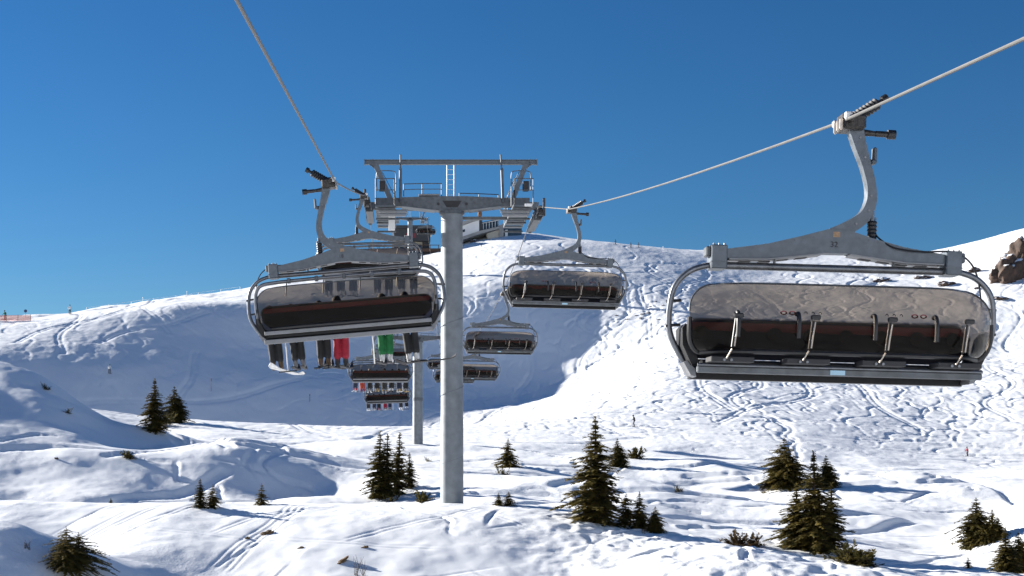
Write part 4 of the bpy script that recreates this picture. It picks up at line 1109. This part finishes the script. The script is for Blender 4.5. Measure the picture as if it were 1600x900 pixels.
plant(1225, 759, 76, 'bushy', 'rounded spruce standing behind the big right group', wide=.95)
plant(1274, 862, 160, 'tall', 'tall spruce of the big right group', wide=.95, rot=30)
plant(1246, 858, 105, 'tall2', 'broad spruce at the left of the big right group', wide=1.15, rot=110)
plant(1298, 860, 108, 'slim', 'thin open spruce at the right of the big right group', wide=1.2)
plant(1290, 762, 52, 'bushy2', 'dense spruce seen behind the top of the big right group', wide=.8)
plant(1330, 880, 40, 'shrub2', 'left shrub of the pair at the right foot of the big right group', 'shrub', 'shrub', 'shrubs on the slope')
plant(1350, 884, 30, 'shrub', 'right shrub of the pair at the right foot of the big right group', 'shrub', 'shrub', 'shrubs on the slope', wide=1.3)
plant(1150, 852, 26, 'brown', 'left brownish bush behind the crest left of the big right group', 'shrub', 'shrub', 'shrubs on the slope')
plant(1175, 853, 24, 'brown', 'right brownish bush behind the crest left of the big right group', 'shrub', 'shrub', 'shrubs on the slope', wide=.9)
plant(1524, 852, 76, 'bushy2', 'spruce on the lit mound at right, taller of two', wide=.9)
plant(1551, 846, 52, 'bushy', 'shorter spruce on the lit mound at right', wide=.7)
plant(1572, 893, 72, 'tall', 'left spruce in the bottom right corner', wide=1.2)
plant(1592, 893, 64, 'bushy', 'right spruce in the bottom right corner', wide=.8)
plant(1513, 888, 20, 'thin', 'tiny lone spruce near the bottom right corner')
plant(103, 886, 66, 'spread', 'spreading wind-bent spruce on the shaded mound in the bottom left', wide=.85, rot=60)
plant(72, 608, 12, 'low', 'reddish brown shrub on the left spur', 'shrub', 'shrub', 'shrubs on the slope', wide=.6)
plant(104, 645, 9, 'low', 'thin row of brushwood on the left spur', 'shrub', 'shrub', 'shrubs on the slope', wide=1.)
plant(199, 716, 14, 'shrub', 'dark tuft on the shaded left slope', 'shrub', 'shrub', 'shrubs on the slope')
plant(173, 786, 10, 'thin', 'tiny sapling behind the foreground crest at left')

# bare twigs in the foreground
def twigs(px, py, hpx, label, n=12):
    g = hit(px, py); h = hpx * g.y / F; rnd = random.Random(px); mb = MB()
    for i in range(n):
        a = rnd.uniform(0, 6.28); d = Vector((math.cos(a) * rnd.uniform(.1, .55), math.sin(a) * .3, 1)).normalized(); l = h * rnd.uniform(.5, 1.05)
        p = Vector((rnd.uniform(-.25, .25) * h, rnd.uniform(-.1, .1) * h, -.05)); q = p + d * l * .55; e = q + (d + Vector((rnd.uniform(-.3, .3), 0, .1))).normalized() * l * .45
        mb.tube([p, q, e], [.010, .007, .003], 5, False)
        f = q + (d + Vector((rnd.uniform(-.7, .7), 0, 0))).normalized() * l * .3; mb.tube([q, f], [.005, .002], 4, False)
    o = mb.build('bare_twigs', 'needles_brown'); o.location = g; tag(o, label, 'twigs', 'bare twigs'); return o
twigs(562, 900, 36, 'bare twigs sticking out of the snow at the bottom centre')
twigs(42, 858, 22, 'bare twigs left of the wind-bent spruce in the corner', 9)
twigs(1005, 834, 14, 'short twigs under the small spruces right of the tallest spruce', 6)

# ------------------------------------------------------------------ rocks and bare patches
def rock(px, py, wpx, hpx, label, seed, name='rock', m='rock', flat=1., tilt=0, group='rocks in the snow', cat='rock', thick=.6):
    g = hit(px, py); s = g.y / F; rnd = random.Random(seed)
    bm = bmesh.new(); bmesh.ops.create_icosphere(bm, subdivisions=4, radius=1)
    for v in bm.verts:
        p = v.co.copy(); n = mnoise.fractal(p * 1.6 + Vector((seed, 0, 0)), 1, 2, 5); c = mnoise.cell(p * 2.2 + Vector((0, seed, 0)))
        dist_ = mnoise.voronoi(p * 1.5 + Vector((seed, seed, 0)))[0]
        v.co = p * (1 + .30 * n + .38 * (dist_[1] - dist_[0]) + .10 * c)
    bm.verts.ensure_lookup_table(); mb = MB()
    mb.add([v.co for v in bm.verts], [[v.index for v in f.verts] for f in bm.faces]); bm.free()
    o = mb.build(name, m, None, 50)
    o.scale = (wpx * s / 2, max(wpx, hpx) * s * thick / 2, hpx * s / 2); o.location = g + Vector((0, .2 * wpx * s, (.15 if name != 'earth_patch' else -.22) * hpx * s)); o.rotation_euler = (0, R(tilt), 0)
    tag(o, label, cat, group); return o
rock(412, 836, 26, 12, 'largest brown earth patch on the foreground slope', 1, 'earth_patch', 'grass', tilt=-35, group='bare patches in the foreground', cat='earth')
rock(386, 842, 9, 8, 'small earth patch left of the largest one', 2, 'earth_patch', 'grass', tilt=-50, group='bare patches in the foreground', cat='earth')
rock(468, 857, 14, 5, 'single earth patch right of the largest one', 3, 'earth_patch', 'grass', tilt=-25, group='bare patches in the foreground', cat='earth')
rock(530, 880, 30, 7, 'long slanting earth strip at the bottom centre', 4, 'earth_patch', 'grass', tilt=-38, group='bare patches in the foreground', cat='earth')
rock(568, 856, 13, 6, 'short earth patch above the slanting strip', 5, 'earth_patch', 'grass', tilt=-22, group='bare patches in the foreground', cat='earth')
rock(1578, 440, 46, 60, 'big brown boulder with snow ledges at the right edge', 6, tilt=20)
rock(1600, 420, 40, 66, 'second brown boulder cut by the right edge', 7)
rock(1590, 398, 18, 34, 'small rock tip above the big boulder at the right edge', 8, tilt=30)
rock(1482, 446, 26, 10, 'flat rock right behind the near chair clamp', 9, 'rock')
rock(1446, 435, 26, 8, 'flat rock left of the near chair clamp', 10)
rock(1380, 440, 26, 10, 'grey rock seen below the near crossbeam', 11)
rock(1568, 468, 34, 7, 'long low rock strip right of the near bail', 12, tilt=12)
rock(1528, 452, 8, 5, 'little stone left of the big boulder', 13)
rock(1524, 425, 16, 12, 'brown rock behind the near chair bail', 14)
for i, (px, py, w, h, lb_) in enumerate([
        (1004, 492, 7, 3, 'largest dark stone, in the middle of the stone patch left of the near bail'), (1013, 490, 6, 3, 'stone just right of the largest one in the patch left of the near bail'),
        (1001, 498, 5, 3, 'stone just below the largest one in the patch left of the near bail'), (1015, 480, 8, 2, 'flat long stone above the middle of the patch left of the near bail'),
        (1036, 478, 6, 2, 'rightmost stone of the patch left of the near bail'), (994, 494, 6, 2, 'stone just left of the largest one in the patch left of the near bail'),
        (981, 499, 6, 2, 'second stone from the left in the patch left of the near bail'), (1029, 500, 6, 2, 'lowest stone at the right of the patch left of the near bail'),
        (1024, 472, 6, 2, 'topmost stone of the patch left of the near bail'), (963, 494, 5, 2, 'leftmost stone of the patch left of the near bail')]):
    rock(px, py, w, h, lb_, 30 + i, 'stone', 'rock', tilt=-10, group='stones on the sunny slope', cat='stone')
rock(200, 712, 9, 8, 'dark stone on the shaded left slope', 50)
rock(88, 718, 6, 5, 'little stone low on the left spur', 51)
rock(742, 378, 12, 6, 'dark rock below the summit building', 52)

# ------------------------------------------------------------------ summit buildings
def part_box(parent, name, m, c, size, rot=None): return MB().box(c, size, rot).build(name, m, parent)
yB = 352.; sB = yB / F
def bpos(px, py, y=yB): return at(px, py, y)
# lift terminal left of the pole
gA = ground_at(646, yB); tA = bpos(646, 395)
stn = empty('lift_station', tA); tag(stn, 'dark lift terminal on the summit behind the farthest tower', 'building')
def q(px, py): v = bpos(px, py); return v.x - tA.x, v.z - tA.z
def rect(parent, name, m, x0, y0, x1, y1, d0, d1):
    a = q(x0, y0); b = q(x1, y1); return MB().box(((a[0] + b[0]) / 2, (d0 + d1) / 2, (a[1] + b[1]) / 2), (abs(b[0] - a[0]), abs(d1 - d0), abs(a[1] - b[1]))).build(name, m, parent)
rect(stn, 'wall', 'wall_cream', 612, 380, 667, 412, -2, 8)
rect(stn, 'terminal_housing', 'station_dark', 616, 360, 672, 380, -3.5, 9)
rect(stn, 'roof', 'station_dark', 613, 356, 675, 361, -4.2, 9.6)
rect(stn, 'red_band', 'maroon', 634, 368, 650, 375, -3.7, -3.5)
rect(stn, 'corner_tower', 'station_dark', 660, 370, 671, 400, -2.4, 4)
for k in range(5): 
    rect(stn, 'window', 'window_glass', 616 + 9 * k, 384, 622 + 9 * k, 391, -2.15, -2.0)
# long timber terrace building
tA = bpos(640, 402); ter = empty('terrace_building', tA); tag(ter, 'long low brown timber terrace beside the lift terminal', 'building')
rect(ter, 'fascia', 'wood', 575, 394.5, 692, 398.5, -6, -5.6)
rect(ter, 'deck', 'wood', 576, 393, 691, 394.2, -5.6, 4)
rect(ter, 'base_wall', 'station_dark', 578, 398.5, 690, 404, -5, 4)
for k in range(9): rect(ter, 'post', 'wood', 580 + 13 * k, 388, 581 + 13 * k, 393, -5.3, -5.1)
rect(ter, 'handrail', 'wood', 579, 387.2, 686, 388, -5.35, -5.05)
# white summit restaurant right of the pole
tA = bpos(760, 372); res = empty('summit_building', tA); tag(res, 'white and grey summit building with glazed balcony, right of the big pole', 'building')
def quad(parent, name, m, pts, d0, d1):
    P = [q(*p) for p in pts]; return MB().prism(P, d0, d1).build(name, m, parent, 20)
quad(res, 'gable_wall', 'wall_white', [(716, 357), (748, 345.5), (748, 364), (716, 376)], -2, 10)
quad(res, 'roof', 'concrete', [(714, 350), (750, 342.5), (750, 345.3), (714, 356.6)], -2.6, 10.5)
quad(res, 'dark_recess', 'station_dark', [(748, 345.5), (753, 345), (753, 367), (748, 364)], -1.6, 9)
quad(res, 'glazing', 'window_glass', [(753, 348), (779, 343), (779, 355), (753, 361)], -.8, 9)
for k in range(6):
    xx = 754.5 + 4.6 * k; yy = 349.5 - .9 * k
    quad(res, 'baluster', 'white_paint', [(xx, yy), (xx + .7, yy), (xx + .7, yy + 10), (xx, yy + 10)], -1.2, -1.0)
quad(res, 'handrail', 'white_paint', [(753, 349.5), (780, 344.5), (780, 345.3), (753, 350.3)], -1.25, -.95)
quad(res, 'balcony_slab', 'concrete', [(720, 372.5), (752, 362), (781, 355.5), (781, 359), (752, 367), (722, 377)], -2.4, 8)
quad(res, 'base_wall', 'wall_cream', [(760, 366), (781, 359.2), (781, 376), (762, 376)], -1, 8)
quad(res, 'pillar', 'concrete', [(779, 354), (786, 350), (786, 376), (779, 376)], -1.5, 6)
quad(res, 'end_glazing', 'window_glass', [(786, 356), (815, 353), (815, 376), (786, 376)], -.5, 6)
quad(res, 'entrance', 'white_paint', [(789, 360), (793, 359.5), (793, 376), (789, 376)], -.7, -.5)
quad(res, 'wall_window', 'window_glass', [(720, 362), (726, 360), (726, 364), (720, 366)], -2.12, -2.0)

# ------------------------------------------------------------------ fences, signs, marker poles
M['net'] = mat('orange_net', (.75, .28, .20), .7, noise=.15, nscale=10)
M['sign_blue'] = mat('dark_blue_sign', (.03, .06, .16), .5, noise=.1, nscale=8)
fr_ = empty('safety_net', hit(-25, 502)); tag(fr_, 'orange safety net fence on the ridge at the left edge', 'fence')
P = [hit(px, 501.5) for px in (-40, -14, 10, 28, 48)]
hgt = 8.5 * P[2].y / F
for i, p in enumerate(P):
    MB().tube([p - fr_.location, p - fr_.location + Vector((0, 0, hgt * 1.2))], .05, 6).build('post', 'rust', fr_)
for i in range(4):
    a = P[i] - fr_.location; b = P[i + 1] - fr_.location; mb = MB()
    for k in range(9):
        z = hgt * (.12 + .88 * k / 8); mb.tube([a + Vector((0, 0, z)), b + Vector((0, 0, z))], .030, 4)
    for k in range(14):
        c = a.lerp(b, k / 13); mb.tube([c + Vector((0, 0, hgt * .12)), c + Vector((0, 0, hgt))], .020, 4)
    mb.build('net_panel', 'net', fr_)
def sign(px, py, hpx, label):
    g = hit(px, py); h = hpx * g.y / F; r_ = empty('piste_sign', g); tag(r_, label, 'sign')
    MB().tube([(0, 0, -.2), (0, 0, h)], .04, 6).build('pole', 'galv', r_)
    MB().tube([(0, -.05, h), (0, .0, h)], .30, 16).build('disc', 'sign_blue', r_)
sign(40, 498, 12, 'round dark blue piste sign on a pole by the orange net')
def marker(px, py, hpx, label, m='wood'):
    g = hit(px, py); h = hpx * g.y / F
    o = MB().tube([(0, 0, -.2), (0, 0, h * .8)], .035, 6).tube([(0, 0, h * .78), (0, 0, h)], .06, 6).build('marker_pole', m); o.location = g
    tag(o, label, 'pole', 'piste marker poles'); return o
marker(783, 657, 15, 'dark piste marker pole on the flat right of the big pole', 'dark')
marker(330, 612, 20, 'thin marker pole on the shaded slope right of the left spruces')
marker(484, 628, 12, 'thin greenish marker pole on the shaded slope under the red trousers')
marker(223, 466, 7, 'left thin post on the ridge skyline', 'white_paint')
marker(292, 457, 6, 'right thin post on the ridge skyline', 'white_paint')
marker(1036, 394, 9, 'thin post at the right end of the summit skyline figures', 'white_paint')
# rope line along the ridge
rp = empty('rope_fence', hit(130, 486)); tag(rp, 'thin low rope fence with white posts along the left ridge', 'fence')
Q_ = [hit(px, py) for px, py in ((135, 484.5), (170, 480), (205, 475), (240, 470.5), (275, 466), (310, 461), (345, 456), (375, 451.5))]
for i, p in enumerate(Q_):
    a = p - rp.location; MB().tube([a, a + Vector((0, 0, .55))], .04, 6).build('post', 'white_paint', rp)
    if i: 
        b = Q_[i - 1] - rp.location
        MB().tube([a + Vector((0, 0, .5)), b + Vector((0, 0, .5))], .018, 5).build('rope', 'white_paint', rp)
